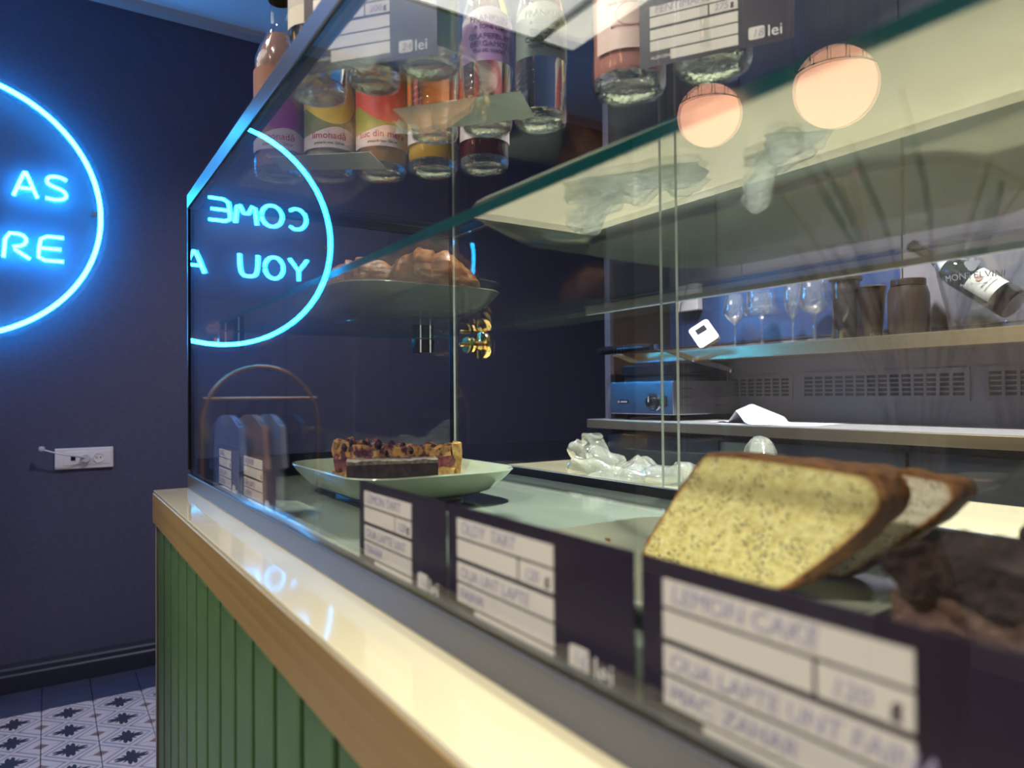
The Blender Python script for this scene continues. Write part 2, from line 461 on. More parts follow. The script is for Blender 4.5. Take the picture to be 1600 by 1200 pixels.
b = NB(); tube(b, smoothpts([(.1, .03, -.55), (.11, .038, -.7), (.2, .038, -.85), (.33, .038, -.98)], 2), .003, 6)
# (the lead runs inside the wall; nothing shows below the ring)
b.free()

# wall outlet
t = empty('wall_outlet', (.132, FY - .001, .943), 0, 'white wall plate with double sockets and a plugged thin white lead', 'outlet')
b = NB(); box(b, -.108, .108, -.012, 0, -.046, .042, bev=.003); obj('cover_plate', b, M_outlet, t)
b = NB(); box(b, -.077, .10, -.0145, -.010, -.030, .028, bev=.001); obj('insert_plate', b, M_outlet, t)
b = NB(); box(b, -.050, -.034, -.0165, -.013, -.010, .008); o = obj('data_port', b, M_black, t)
for cx in (.002, .052):
    b = NB(); lathe(b, [(.0215, -.0145), (.0215, -.018), (.0185, -.018), (.0175, -.0150), (0, -.0150)], 28, (cx, 0, -.002), ax='Y'); s = obj('socket', b, M_outlet, t, True)
    b = NB()
    for dx in (-.0075, .0075): lathe(b, [(0, -.0156), (.0026, -.0156), (.0026, -.0150)], 10, (cx + dx, 0, -.002), ax='Y')
    obj('pin_hole', b, M_black, s)
b = NB(); lathe(b, [(0, -.034), (.017, -.034), (.0185, -.030), (.0185, -.018), (0, -.018)], 24, (.002, 0, -.002), ax='Y'); obj('plug', b, M_white, t, True)
b = NB(); tube(b, smoothpts([(.002, -.030, .0), (-.04, -.06, .012), (-.10, -.065, .026), (-.150, -.065, .044)], 2), .0032, 8); obj('lead', b, M_white, t, True)
b = NB(); lathe(b, [(0, -.010), (.009, -.008), (.011, 0), (.009, .008), (0, .010)], 12, (-.153, -.065, .048)); obj('lead_end', b, M_white, t, True)

# ------------------------------------------------------------------ service counter
CT = 1.071
ctr = empty('service_counter', (.3, .2, 0), 0, 'long bar counter with cream top, brass edge and green slats', 'counter')
def C(x0, x1, y0, y1, z0, z1, name, m, bev=0, par=None):
    b = NB(); box(b, x0-.3, x1-.3, y0-.2, y1-.2, z0, z1, bev=bev); return obj(name, b, m, par or ctr)
C(.1225, .895, -1.2, 1.098, CT - .004, CT, 'worktop', M_top, .0006)
C(.1215, .88, -1.2, 1.0995, CT - .044, CT - .004, 'fascia', M_brass, .0008)
C(.145, .86, -1.2, 1.09, .02, CT - .044, 'carcass', M_groove)
C(.125, .86, 1.088, 1.098, .0, CT - .044, 'side_panel', M_trim)
C(.15, .80, -1.2, 1.085, .0, .02, 'plinth', M_black)
b0 = None
for k in range(30):
    y1 = 1.0865 - k * .0602
    if b0 is None:
        b = NB(); box(b, -.008, .010, -.0265, .0265, -.49, .49, bev=.003); b0 = obj('slat', b, M_slat, ctr); o = b0
    else:
        o = b0.copy(); COL.objects.link(o)
    o.location = (.135 - .3, y1 - .0265 - .2, .53)

# ------------------------------------------------------------------ glass display case
X0, X1, Y0, Y1 = .166, .602, .045, 1.098
ZB, ZT = 1.071, 1.486
case = empty('display_case', (.384, .57, ZB), 0, 'dark framed glass display case standing on the counter', 'display case')
def K(x0, x1, y0, y1, z0, z1, name, m, bev=0, par=None):
    b = NB(); box(b, x0-.384, x1-.384, y0-.57, y1-.57, z0-ZB, z1-ZB, bev=bev); return obj(name, b, m, par or case)
K(X0, X0+.012, Y0, Y1, ZB, 1.090, 'bottom_rail', M_rail, .0012)
K(X0+.012, X1, Y1-.012, Y1, ZB, 1.112, 'bottom_rail', M_black, .001)
K(X0+.012, X1, Y0, Y0+.012, ZB, 1.0965, 'bottom_rail', M_black, .001)
K(X1-.014, X1, Y0+.012, Y1-.012, ZB, 1.090, 'door_track', M_black, .001)
K(X0+.012, X1-.014, Y0+.012, Y1-.012, ZB, 1.079, 'base_plate', M_floorglass)
K(X0, X0+.016, Y0, Y1, 1.469, ZT+.0025, 'top_rail', M_frame, .001)
K(X0+.016, X1, Y1-.012, Y1, 1.472, ZT-.001, 'top_rail', M_black, .001)
K(X0+.016, X1, Y0, Y0+.012, 1.472, ZT-.001, 'top_rail', M_black, .001)
K(X1-.014, X1, Y0+.012, Y1-.012, 1.474, ZT-.001, 'door_track', M_black, .001)
K(X0, X0+.008, Y1-.008, Y1, 1.0965, 1.468, 'corner_post', M_black, .001)
K(X1-.014, X1, Y1-.012, Y1, 1.112, 1.472, 'corner_post', M_black, .001)
K(X0, X0+.008, Y0, Y0+.008, 1.0965, 1.468, 'corner_post', M_black, .001)
K(X1-.014, X1, Y0, Y0+.012, 1.0965, 1.472, 'corner_post', M_black, .001)
def sheet(x0, x1, y0, y1, z0, z1, name, m, medge, axis, rim=True, par=None):
    """glass pane: faces glass, edges green; axis = thin direction"""
    b = NB(); fs = box(b, x0-.384, x1-.384, y0-.57, y1-.57, z0-ZB, z1-ZB)
    b.normal_update()
    for f in fs:
        if abs(f.normal[axis]) < .5: f.material_index = 1
    return obj(name, b, [m, medge], par or case)
sheet(X0+.002, X0+.0065, Y0+.008, Y1-.008, 1.090, 1.468, 'front_pane', M_glass, M_edge, 0)
sheet(X0+.008, X1-.014, Y1-.008, Y1-.004, 1.112, 1.472, 'end_pane', M_glass, M_edge, 1)
sheet(X0+.008, X1-.014, Y0+.003, Y0+.007, 1.0965, 1.472, 'end_pane', M_glass, M_edge, 1)
sheet(X0+.0165, X1, Y0, Y1, ZT-.001, ZT+.004, 'top_pane', M_glass, M_edge, 2)
ZS = 1.300
sheet(.190, .547, Y0+.008, Y1-.010, ZS-.006, ZS, 'shelf', M_shelfglass, M_edge, 2)
# sliding doors; they overlap in the middle
d1 = sheet(X1-.0125, X1-.0085, .563, Y1-.013, 1.0905, 1.4735, 'sliding_door', M_glass, M_edge2, 0)
d2 = sheet(X1-.006, X1-.002, Y0+.013, .594, 1.0905, 1.4735, 'sliding_door', M_glass, M_edge2, 0)
def knob(par, y, z):
    t = NB(); cx = X1 - .0085 - .384
    lathe(t, [(0, -.020), (.0035, -.019), (.0035, -.008), (.013, -.008), (.014, -.005), (.013, -.0045), (0, -.0045)], 24, (cx - .0, y-.57, z-ZB), ax='X')
    lathe(t, [(.0, 0), (.013, 0), (.0135, .004), (.009, .007), (.007, .013), (.010, .019), (.023, .020), (.025, .024), (.024, .029), (.012, .031), (0, .031)], 32, (cx + .0002, y-.57, z-ZB), ax='X')
    obj('knob', t, M_gold, par, True)
knob(d1, 1.035, 1.283)
# shelf brackets: clips on the end pane and the far door line
def clip(x, y, ax):
    b = NB()
    cx, cy, cz = x-.384, y-.57, ZS-ZB
    box(b, cx-.017, cx+.017, cy-.008, cy+.008, -.030+cz, -.0062+cz, bev=.001)
    o = obj('shelf_clip', b, M_blackgloss, case)
    b = NB()
    for s in (-.009, .009):
        box(b, cx+s-.0012, cx+s+.0012, cy-.0092, cy-.0079, -.029+cz, -.007+cz)
    obj('clip_inlay', b, M_white, o)
clip(.530, 1.082, 0); clip(.222, 1.082, 0); clip(.530, Y0+.012, 0)

# ------------------------------------------------------------------ price cards
def card(loc, rz, name_t='', weight='', lines=(), price='', w=.128, h=.061, label='', group=None, top=.0065, rh=.0098, foot=False, tilt=0.0, cur='lei', inkm=None):
    t = empty('price_card', loc, rz, label, 'price card', group)
    if tilt: t.rotation_euler = (tilt, 0, rz)
    b = NB(); box(b, -w/2, w/2, 0, .0006, 0, h); obj('board', b, M_cardp, t)
    fx0 = -w/2 + .075*w; fx1 = -w/2 + .66*w; g = .0013
    z = h - top; rows = []
    for i in range(5):
        z1 = z; z0 = z - rh
        if i == 1:
            xm = fx0 + (fx1-fx0)*.68; rows += [(fx0, xm - g/2, z0, z1), (xm + g/2, fx1, z0, z1)]
        elif i == 4: rows.append((fx0 + .018, fx1, z0, z1))
        else: rows.append((fx0, fx1, z0, z1))
        z = z0 - (g if i != 1 else .0024)
    for (a, c, z0, z1) in rows:
        b = NB(); box(b, a, c, -.0004, 0, z0, z1); obj('text_field', b, M_field, t)
    pb = NB(); prism(pb, rrect(.013, .0105, .002, 3, -w/2 + .775*w, .0105 if not foot else .0165), 'Y', -.0004, 0); obj('price_field', pb, M_field, t)
    def T(nm, s, x, zz, size, m, shear=0.0, off=0.0, ext=.0001):
        M = Matrix.Translation((x, -.00055, zz)) @ Matrix.Rotation(R(90), 4, 'X')
        textmesh(nm, s, size, m, t, M, ext, shear, off=off)
    ik = inkm or M_ink
    r0 = rows[0]
    if name_t: T('handwriting', name_t, r0[0] + .004, r0[2] + .0022, .0092, ik, .15)
    if weight: T('handwriting', weight, rows[2][0] + .004, rows[2][2] + .002, .008, ik, .15)
    T('printed_unit', 'g', rows[2][1] - .006, rows[2][2] + .003, .0065, M_cardp, off=.0002)
    for i, s in enumerate(lines):
        rr = rows[3 + i]; T('handwriting', s, rr[0] + .003, rr[2] + .002, .0085, ik, .15)
    pz = .0105 if not foot else .0165
    if price: T('handwriting', price, -w/2 + .745*w, pz - .0035, .0095, ik, .2)
    T('currency_print', cur, -w/2 + .84*w, pz - .005, .0135, M_inkw)
    r4 = rows[5]
    T('allergen_print', 'ALERGENI', fx0 + .0006, r4[2] + .0025, .0040, M_inkw)
    if foot:
        b = NB(); box(b, -w/2, w/2, .0006, .04, 0, .0005); obj('foot_fold', b, M_cardback, t)
    return t
CX = .184
card((CX, .916, 1.0795), R(-90), 'TARTA', '', ('OUA, LAPTE', 'GLUTEN'), '', label='farthest price card in the row behind the front glass, beside the case corner', w=.120)
card((CX, .770, 1.0795), R(-90), 'BROWNIE', '', ('OUA, LAPTE', 'GLUTEN'), '', label='second farthest price card behind the front glass, before the berry tart plate', w=.140)
card((CX, .4135, 1.0795), R(-90), 'LEMON TART', '120', ('OUA LAPTE UNT', 'ZAHAR'), '16', label='upright price card standing under the near edge of the tart plate', w=.130)
card((CX, .2725, 1.0795), R(-90), 'OLDY  TART', '120', ('OUA UNT LAPTE', 'FAINA'), '16', label='blurred price card with two written fields beside the crumb-strewn plate', w=.148)
card((CX, .1195, 1.0795), R(-90), 'LEMON CAKE', '120', ('OUA LAPTE UNT FAINA', 'MAC, ZAHAR'), '12', label='large blurred price card closest to the lens, under the poppy seed slices', w=.150)
card((.4785, .410, 1.4905), math.atan2(.355-.465, .512-.445), 'FENTIMANS', '275', (), '18', label='dark price card lettered with 18 lei before the pink bottle on the case', w=.129, h=.078, top=.0240, rh=.0088)
card((.2356, .585, 1.4905), math.atan2(.508-.635, .3-.194), '', '200', (), '24', label='price card half lost in reflections at the front edge of the case top', w=.130, h=.080, top=.014, rh=.0105)
def strip(pts, label):
    b = NB(); prism(b, pts, 'Z', 1.4903, 1.4908)
    o = obj('paper_strip', b, M_cardback); tag(o, label, 'paper strip')
strip([(.293, .664), (.34, .708), (.427, .604), (.378, .559)], 'grey paper strip lying on the glass top under the clear tonic bottles')
strip([(.224, .878), (.255, .92), (.363, .844), (.321, .796)], 'grey paper strip lying on the glass top before the lemonade bottles')

# ------------------------------------------------------------------ bottles on the case top
BZ = 1.4903
def ringmat(name, base, fruit, fruit2, band=(.72, .62, .66), z_band=(.033, .060), fz=.098, fr=.030):
    """printed juice label: coloured ground, round fruit, white name band"""
    m = mat(name, base, .45); bs = m.node_tree.nodes['Principled BSDF']
    tc = N(m, 'ShaderNodeTexCoord'); sp = N(m, 'ShaderNodeSeparateXYZ'); L(m, tc.outputs['Object'], sp.inputs[0])
    def mth(op, a, b2=None):
        n = N(m, 'ShaderNodeMath', operation=op)
        for i, x in enumerate((a, b2)):
            if x is None: continue
            if isinstance(x, (int, float)): n.inputs[i].default_value = x
            else: L(m, x, n.inputs[i])
        return n.outputs[0]
    def mix(f, c1, c2):
        n = N(m, 'ShaderNodeMix', data_type='RGBA'); L(m, f, n.inputs[0])
        for k, c in ((6, c1), (7, c2)):
            if isinstance(c, tuple): n.inputs[k].default_value = (*c, 1)
            else: L(m, c, n.inputs[k])
        return n.outputs[2]
    x = sp.outputs[0]; z = sp.outputs[2]
    nz = N(m, 'ShaderNodeTexNoise'); nz.inputs['Scale'].default_value = 35; L(m, tc.outputs['Object'], nz.inputs['Vector'])
    dx = mth('ADD', x, .006); dz = mth('SUBTRACT', z, fz)
    d = mth('SQRT', mth('ADD', mth('MULTIPLY', dx, dx), mth('MULTIPLY', mth('MULTIPLY', dz, dz), .75)))
    g = mix(nz.outputs['Fac'], fruit, fruit2)
    c = mix(mth('LESS_THAN', d, fr), base, g)
    c = mix(mth('GREATER_THAN', x, .024), c, tuple(min(1, v*.7 + .25*f) for v, f in zip(base, fruit)))
    edge = mth('ADD', mth('MULTIPLY', mth('COSINE', mth('MULTIPLY', x, 60)), .007), z_band[1] - .007)
    c = mix(mth('LESS_THAN', z, edge), c, band)
    L(m, c, bs.inputs['Base Color'])
    return m
M_bglass = thin('bottle_glass', (.975, .985, .975), .05, bump=.25, bscale=45)
M_bbase = glassmat('bottle_base_glass', (.93, .96, .90), 1.5, .02, bump=.6, bscale=90)
M_capg = mat('gold_cap', (.30, .24, .10), .3, .8)
def wrap(b, r, z0, z1, a0, a1, n=24, th=.0003, top=None):
    """label: curved strip, optional arched top"""
    P_ = []
    for k in range(n + 1):
        u = k / n; a = R(a0 + (a1 - a0) * u)
        zt = z1 + (top(u) if top else 0)
        P_.append([b.verts.new((rr*math.cos(a), rr*math.sin(a), zz)) for rr, zz in ((r, z0), (r, zt), (r+th, zt), (r+th, z0))])
    for p, q in zip(P_, P_[1:]):
        for i in range(4): b.faces.new((p[i], p[(i+1) % 4], q[(i+1) % 4], q[i]))
    b.faces.new(P_[0]); b.faces.new(P_[-1][::-1])
def bottle(x, y, r, hs, H, liquid, label, group, lab=None, fill=.9, cap=M_capg, face=-120, kind='juice', glass=None, ringed=False):
    """hs = shoulder height, H = total height"""
    t = empty('drink_bottle', (x, y, BZ), 0, label, 'bottle', group)
    rn = r * .40; rg = []
    prof = [(0, .004), (r*.62, .0035), (r*.80, .0), (r*.93, .0015), (r, .008)]
    if ringed:
        for i in range(4): prof += [(r, .030 + i*.007), (r*.965, .0325 + i*.007), (r, .035 + i*.007)]
    prof += [(r, hs), (r*.97, hs + .010), (r*.80, hs + .026), (r*.55, hs + .042), (rn, hs + .058), (rn*.9, H - .025), (rn, H - .022), (rn, H - .003), (rn*.9, H)]
    b = NB(); lathe(b, prof, 36); obj('glass', b, glass or M_bglass, t, True)
    # thick base
    b = NB(); lathe(b, [(0, .0055), (r*.6, .005), (r*.78, .0015), (r*.90, .003), (r*.955, .009), (r*.95, .0125), (0, .0105)], 32); obj('thick_base', b, M_bbase, t, True)
    if liquid:
        ri = r * .945; hl = hs * fill if fill <= 1 else hs + .02
        pr = [(0, .0112), (r*.9, .0135), (ri, .018), (ri, min(hl, hs))]
        if fill > 1: pr += [(ri*.95, hs + .010), (ri*.78, hs + .026), (ri*.5, hs + .044), (0, hs + .044)]
        else: pr += [(0, min(hl, hs))]
        b = NB(); lathe(b, pr, 32); obj('drink', b, liquid, t, True)
    b = NB(); lathe(b, [(rn*1.02, H - .02), (rn*1.12, H - .02), (rn*1.12, H), (rn, H + .004), (0, H + .004)], 20); obj('cap', b, cap, t, True)
    if lab:
        z0, z1, a0, a1, lm = lab[:5]
        b = NB(); wrap(b, r + .0003, z0, z1, face + a0, face + a1, top=(lab[5] if len(lab) > 5 else None)); obj('label', b, lm, t, True)
    return t
def liq(name, c, trans=.55, emit=None):
    m = mat(name, c, .15, trans=trans, ior=1.34); return m
LQ_pink = liq('pink_lemonade', (.80, .50, .48), .6); LQ_pale = liq('pale_lemonade', (.70, .66, .42), .5)
LQ_apple = liq('apple_juice', (.55, .27, .10), .4); LQ_yel = liq('orange_yellow_juice', (.75, .42, .03), .2)
LQ_red = liq('dark_red_juice', (.13, .008, .010), .35); LQ_brown = liq('cola_brown', (.035, .012, .010), .25)
LQ_clear = glassmat('clear_tonic', (.95, .97, .93), 1.33); LQ_green = liq('yellow_green_drink', (.55, .56, .14), .6)
LQ_rose = liq('rose_lemonade', (.85, .36, .30), .35)
G1 = 'fruit lemonade and juice bottles on the glass top'
M_olive = (.22, .26, .07); J = [
 (.262, .965, .0335, LQ_pink, 'pink lemonade bottle with a violet berry label, at the left of the back row', ringmat('berry_label', (.36, .17, .12), (.30, .03, .30), (.45, .06, .35), fr=.021, fz=.078), 'limonadă'),
 (.318, .926, .0340, LQ_pale, 'pale lemonade bottle with a yellow mango on its green label', ringmat('mango_label', (.20, .24, .07), (.80, .48, .02), (.72, .62, .04)), 'limonadă'),
 (.374, .884, .0340, LQ_apple, 'apple juice bottle with a red apple on its green label', ringmat('apple_label', (.27, .33, .04), (.58, .03, .04), (.75, .10, .08)), 'suc din mere'),
 (.424, .832, .0335, LQ_yel, 'orange-yellow juice bottle with a white label, second from the right end of the back row', ringmat('carrot_label', (.30, .32, .16), (.72, .13, .03), (.65, .25, .05)), 'suc din mere'),
 (.474, .785, .0325, LQ_red, 'dark red juice bottle behind the clear tonic bottles', ringmat('white_red_label', (.40, .34, .30), (.35, .03, .03), (.5, .05, .05)), 'suc din mere')]
M_redprint = mat('red_print', (.50, .04, .05), .6); M_greyprint = mat('grey_print', (.16, .14, .16), .6)
for i, (x, y, r, lq, lb, lm, tx) in enumerate(J):
    t = bottle(x, y, r, .150, .262, lq, lb, G1, (.032, .142, -78, 78, lm), 1.2, face=-112)
    curvetext('label_print', tx, .0125, M_redprint, t, r + .0008, .044, -112)
    curvetext('label_print', 'presat la rece  250 ml', .0045, M_greyprint, t, r + .0008, .037, -112)
def flatlab(name, c1, c2, zs):
    m = mat(name, c1, .5); bs = m.node_tree.nodes['Principled BSDF']
    tc = N(m, 'ShaderNodeTexCoord'); sp = N(m, 'ShaderNodeSeparateXYZ'); L(m, tc.outputs['Object'], sp.inputs[0])
    n = N(m, 'ShaderNodeMath', operation='GREATER_THAN'); L(m, sp.outputs[2], n.inputs[0]); n.inputs[1].default_value = zs
    mx = N(m, 'ShaderNodeMix', data_type='RGBA'); L(m, n.outputs[0], mx.inputs[0]); mx.inputs[6].default_value = (*c1, 1); mx.inputs[7].default_value = (*c2, 1)
    L(m, mx.outputs[2], bs.inputs['Base Color']); return m
arch = lambda u: .012 * math.sin(math.pi * u)
G2 = 'small tonic and mixer bottles on the glass top'
M_purp = mat('purple_print', (.13, .05, .18), .6); M_dgreen = mat('dark_green_print', (.05, .08, .07), .6)
t = bottle(.406, .665, .0285, .118, .20, LQ_clear, 'clear tonic bottle with purple grapefruit bergamot label', G2, (.066, .112, -72, 72, flatlab('purple_label', (.36, .20, .40), (.55, .48, .52), .108), arch), 1.2, face=-115, ringed=True)
for s, sz, z, mm in (('FRANKLIN', .0095, .108, M_purp), ('& SONS LTD', .0062, .100, M_purp), ('GRAPEFRUIT', .0086, .089, M_purp), ('BERGAMOT', .0086, .081, M_purp), ('TONIC WATER', .0056, .0745, M_purp)):
    curvetext('label_print', s, sz, mm, t, .0293, z, -115)
t = bottle(.450, .625, .0285, .118, .20, LQ_clear, 'clear tonic bottle with grey-green cucumber label, rightmost of the tonics', G2, (.066, .112, -72, 72, flatlab('green_grey_label', (.16, .20, .17), (.38, .42, .36), .108), arch), 1.2, face=-115, ringed=True)
for s, sz, z, mm in (('FRANKLIN', .0095, .108, M_dgreen), ('& SONS LTD', .0062, .100, M_dgreen), ('GARDEN', .0086, .089, M_dgreen), ('CUCUMBER', .0086, .081, M_dgreen), ('TONIC WATER', .0056, .0745, M_dgreen)):
    curvetext('label_print', s, sz, mm, t, .0293, z, -115)
bottle(.368, .718, .0275, .118, .20, LQ_clear, 'clear bottle with embossed rings, left of the purple labelled tonic', G2, (.075, .112, -60, 60, flatlab('cream_label', (.45, .44, .36), (.5, .48, .4), .1), arch), 1.2, face=-115, ringed=True)
bottle(.287, .570, .0280, .110, .19, LQ_green, 'yellow-green mixer bottle standing between the brown and clear bottles', G2, (.058, .088, -70, 70, flatlab('yellow_label', (.55, .48, .05), (.35, .33, .30), .08), arch), 1.2, face=-115)
bottle(.259, .628, .0245, .110, .19, LQ_brown, 'dark brown mixer bottle behind the left price card', G2, (.062, .10, -70, 70, flatlab('plum_label', (.05, .04, .06), (.08, .07, .1), .08), arch), 1.2, face=-115)
bottle(.222, .682, .0280, .110, .19, LQ_clear, 'clear mixer bottle with glinting base, leftmost of the front row', G2, (.062, .10, -70, 70, flatlab('pale_label', (.45, .42, .35), (.35, .33, .30), .08), arch), 1.2, face=-115)
t = bottle(.474, .511, .0355, .125, .215, LQ_rose, 'pink lemonade bottle behind the 18 lei card', G2, (.030, .110, -62, 62, mat('rose_label', (.80, .58, .54), .5)), 1.2, face=-125)
for s, sz, z in (('ROSE', .0115, .098), ('LEMONADE', .0115, .086), ('MADE WITH ROSE EXTRACT', .0035, .072), ('BOTANICALLY CRAFTED', .0035, .050)):
    curvetext('label_print', s, sz, mat('rose_print', (.45, .16, .17), .6), t, .0363, z, -128)
b = NB(); tube(b, [((.0362)*math.cos(R(-128) + .0150*math.cos(a)/.0362), (.0362)*math.sin(R(-128) + .0150*math.cos(a)/.0362), .062 + .011*math.sin(a)) for a in [2*math.pi*k/32 for k in range(32)]], .00035, 4, closed=True); obj('label_ring', b, mat('rose_print', (.45, .16, .17), .6), t)
bottle(.504, .434, .0350, .125, .215, liq('cloudy_dark_drink', (.10, .10, .07), .5), 'smoky dark bottle right of the pink lemonade', G2, None, 1.2, face=-125)

# ------------------------------------------------------------------ plates
def plate(x, y, z, w, h, H, m, label, rz=0, group='square rimmed plates in the case'):
    t = empty('square_plate', (x, y, z), rz, label, 'plate', group)
    b = NB(); rings = []
    f = .60
    for (s, zz, rr) in ((f*.96, .0, .30), (f, .0, .30), (f, .004, .30), (.70, .006, .30), (.84, H*.38, .27), (.955, H*.80, .25), (1.0, H, .24), (.992, H + .0015, .24), (.975, H + .0005, .24), (.935, H*.80 + .001, .25), (.82, H*.38 + .004, .27), (.66, .0105, .30), (.3, .0095, .3)):
        pts = rrect(w*s, h*s, min(w, h)*s*rr, 8)
        rings.append([b.verts.new((px, py, zz)) for px, py in pts])
    for a, c in zip(rings, rings[1:]):
        n = len(a)
        for k in range(n): b.faces.new((a[k], a[(k+1) % n], c[(k+1) % n], c[k]))
    b.faces.new(rings[0][::-1]); b.faces.new(rings[-1])
    obj('dish', b, m, t, True)
    return t
ZF = 1.0793
plate(.412, .935, ZS + .0003, .235, .275, .038, M_plate, 'sage green plate on the glass shelf carrying two croissants')
plate(.385, .278, ZS + .0003, .25, .42, .036, M_plate, 'large sage green plate overhead on the near end of the glass shelf', R(2))
plate(.352, .790, ZF, .20, .27, .036, M_plate, 'grey-green plate on the case base holding a berry tart', R(0))
plate(.335, .300, ZF, .20, .24, .020, M_plate2, 'pale ivory plate with crumbs under the poppy seed cake')

# croissants
M_crust, nzc, crc, mpc = noisy(mat('croissant_crust', rough=.42, coat=.12), (.13, .040, .012), (.50, .20, .050), 70, 9, .32, .70, bump=.7, bdist=.004, stretch=(1, 1, 2.2))
M_crumb, *_ = noisy(mat('pastry_crumb', rough=.8), (.62, .48, .16), (.78, .66, .30), 60, 5, bump=.5)
def croissant(x, y, z, rz, s, label):
    t = empty('croissant', (x, y, z), rz, label, 'croissant', 'croissants on the shelf plate')
    t.scale = (1, 1, 1.28)
    b = NB(); rings = []; n = 40; m_ = 56
    for i in range(n * 2 + 1):
        u = i / (n * 2); a = R(-75 + 150 * u)
        env = math.sin(math.pi * min(max(u, .02), .98)) ** .65
        seg = (u * 9) % 1.0
        rad = (.008 + .027 * env) * (1 + .07 * (seg - .5) + .02*math.sin(u*31)) 
        cx = .062 * math.sin(a); cy = -.050 * math.cos(a) + .045
        d = Vector((math.cos(a), math.sin(a) * .8, 0)).normalized(); nrm = Vector((-d.y, d.x, 0))
        ring = []
        for k in range(m_):
            p = 2 * math.pi * k / m_
            q = Vector((cx, cy, 0)) + nrm * (rad * math.cos(p)) + Vector((0, 0, rad * (1 + .95 * math.sin(p)) ))
            nn = noise.noise(q * 45 + Vector((x*9, 0, 0))) * .0022 + noise.noise(Vector((q.x*60, q.y*60, q.z*260))) * .0016
            q += (q - Vector((cx, cy, rad))).normalized() * nn
            if q.z < 0: q.z = 0
            ring.append(b.verts.new(q * s))
        rings.append(ring)
    for a_, c_ in zip(rings, rings[1:]):
        for k in range(m_): b.faces.new((a_[k], a_[(k+1) % m_], c_[(k+1) % m_], c_[k]))
    b.faces.new(rings[0]); b.faces.new(rings[-1])
    obj('crust', b, M_crust, t, True)
    b = NB(); lathe(b, [(0, -.002), (.010, -.001), (.011, .004), (0, .006)], 16, ax='X')
    o = obj('open_crumb', b, M_crumb, t, True, loc=(-.052*s, .028*s, .013*s), rot=(0, 0, R(35)))
    o.scale = (1.4, 1.7, 1.1)
    return t
croissant(.446, .890, ZS + .0125, R(-40), 1.02, 'golden croissant with a pale torn end, right one on the shelf plate')
croissant(.385, .985, ZS + .0125, R(140), 1.02, 'browner croissant behind, left one on the shelf plate')

# berry tart and brownie
def lump(b, w, d, h, nx=26, ny=14, nz=6, amp=.003, f=60, seed=0, top=None):
    """rough block with displaced faces, base at z=0"""
    vs = {}
    def V(i, j, k):
        if (i, j, k) not in vs:
            p = Vector(((i/nx - .5)*w, (j/ny - .5)*d, k/nz*h))
            if top: p.z += top(p.x, p.y) * (k/nz)
            q = Vector((noise.noise(p*f + Vector((seed, 0, 0))), noise.noise(p*f + Vector((0, seed+5, 0))), noise.noise(p*f + Vector((0, 0, seed+9)))))
            q.z *= (k/nz)
            vs[(i, j, k)] = b.verts.new(p + q*amp)
        return vs[(i, j, k)]
    for i in range(nx):
        for j in range(ny):
            b.faces.new((V(i,j,nz), V(i+1,j,nz), V(i+1,j+1,nz), V(i,j+1,nz))); b.faces.new((V(i,j,0), V(i,j+1,0), V(i+1,j+1,0), V(i+1,j,0)))
    for i in range(nx):
        for k in range(nz):
            b.faces.new((V(i,0,k), V(i+1,0,k), V(i+1,0,k+1), V(i,0,k+1))); b.faces.new((V(i,ny,k), V(i,ny,k+1), V(i+1,ny,k+1), V(i+1,ny,k)))
    for j in range(ny):
        for k in range(nz):
            b.faces.new((V(0,j,k), V(0,j,k+1), V(0,j+1,k+1), V(0,j+1,k))); b.faces.new((V(nx,j,k), V(nx,j+1,k), V(nx,j+1,k+1), V(nx,j,k+1)))
M_short, *_ = noisy(mat('shortcrust', rough=.7), (.36, .17, .05), (.70, .44, .16), 160, 6, bump=.8, bdist=.003)
M_berry, *_ = noisy(mat('berry_filling', rough=.3), (.07, .012, .03), (.38, .10, .12), 180, 6, bump=.8, bdist=.004)
M_berryd = mat('dark_berry', (.030, .012, .030), .25)
M_custard, *_ = noisy(mat('baked_custard', rough=.45), (.085, .020, .035), (.58, .30, .10), 110, 8, .44, .58, bump=.8, bdist=.004)
AX = math.atan2(-.548, .836)     # the tart lies across the view
t = empty('berry_tart_slice', (.372, .842, ZF + .0105), AX + R(4), 'berry tart slice with a golden crust and dark fruit, on the plate', 'tart slice'); t.scale = (1, 1, 1.4)
b = NB(); lump(b, .150, .056, .013, amp=.004, f=70, seed=1); obj('shortcrust_base', b, M_short, t, True)
b = NB(); lump(b, .146, .052, .012, amp=.005, f=60, seed=4); obj('berry_layer', b, M_berry, t, True, loc=(0, 0, .0115))
b = NB(); lump(b, .148, .054, .009, 40, 18, 4, amp=.006, f=75, seed=7, top=lambda x, y: .006*(-x/.07) if x < 0 else 0); obj('golden_top', b, M_custard, t, True, loc=(0, 0, .0225))
for k in range(26):
    b = NB(); r_ = random.uniform(.0035, .006)
    lathe(b, [(0, -r_), (r_*.7, -r_*.7), (r_, 0), (r_*.7, r_*.7), (0, r_)], 10)
    px = random.uniform(-.068, .068)
    o = obj('berry', b, M_berryd if k % 3 else M_berry, t, True, loc=(px, random.uniform(-.027, .02), .0305 + (.005 if px < -.01 else 0) + random.uniform(-.004, .002)))
b = NB(); lump(b, .012, .05, .030, 6, 12, 8, amp=.003, f=80, seed=3); obj('crust_end', b, M_short, t, True, loc=(.078, 0, .004))
M_brownie, *_ = noisy(mat('brownie_chocolate', rough=.6, spec=.15), (.016, .010, .011), (.040, .026, .028), 200, 5, bump=.4)
M_brownietop, *_ = noisy(mat('brownie_top', rough=.6), (.06, .045, .04), (.18, .14, .11), 260, 5, bump=.5)
t = empty('brownie_bar', (.338, .775, ZF + .0105), AX + R(14), 'dark chocolate brownie bar lying in front of the berry tart', 'brownie'); t.scale = (1, 1, 1.45)
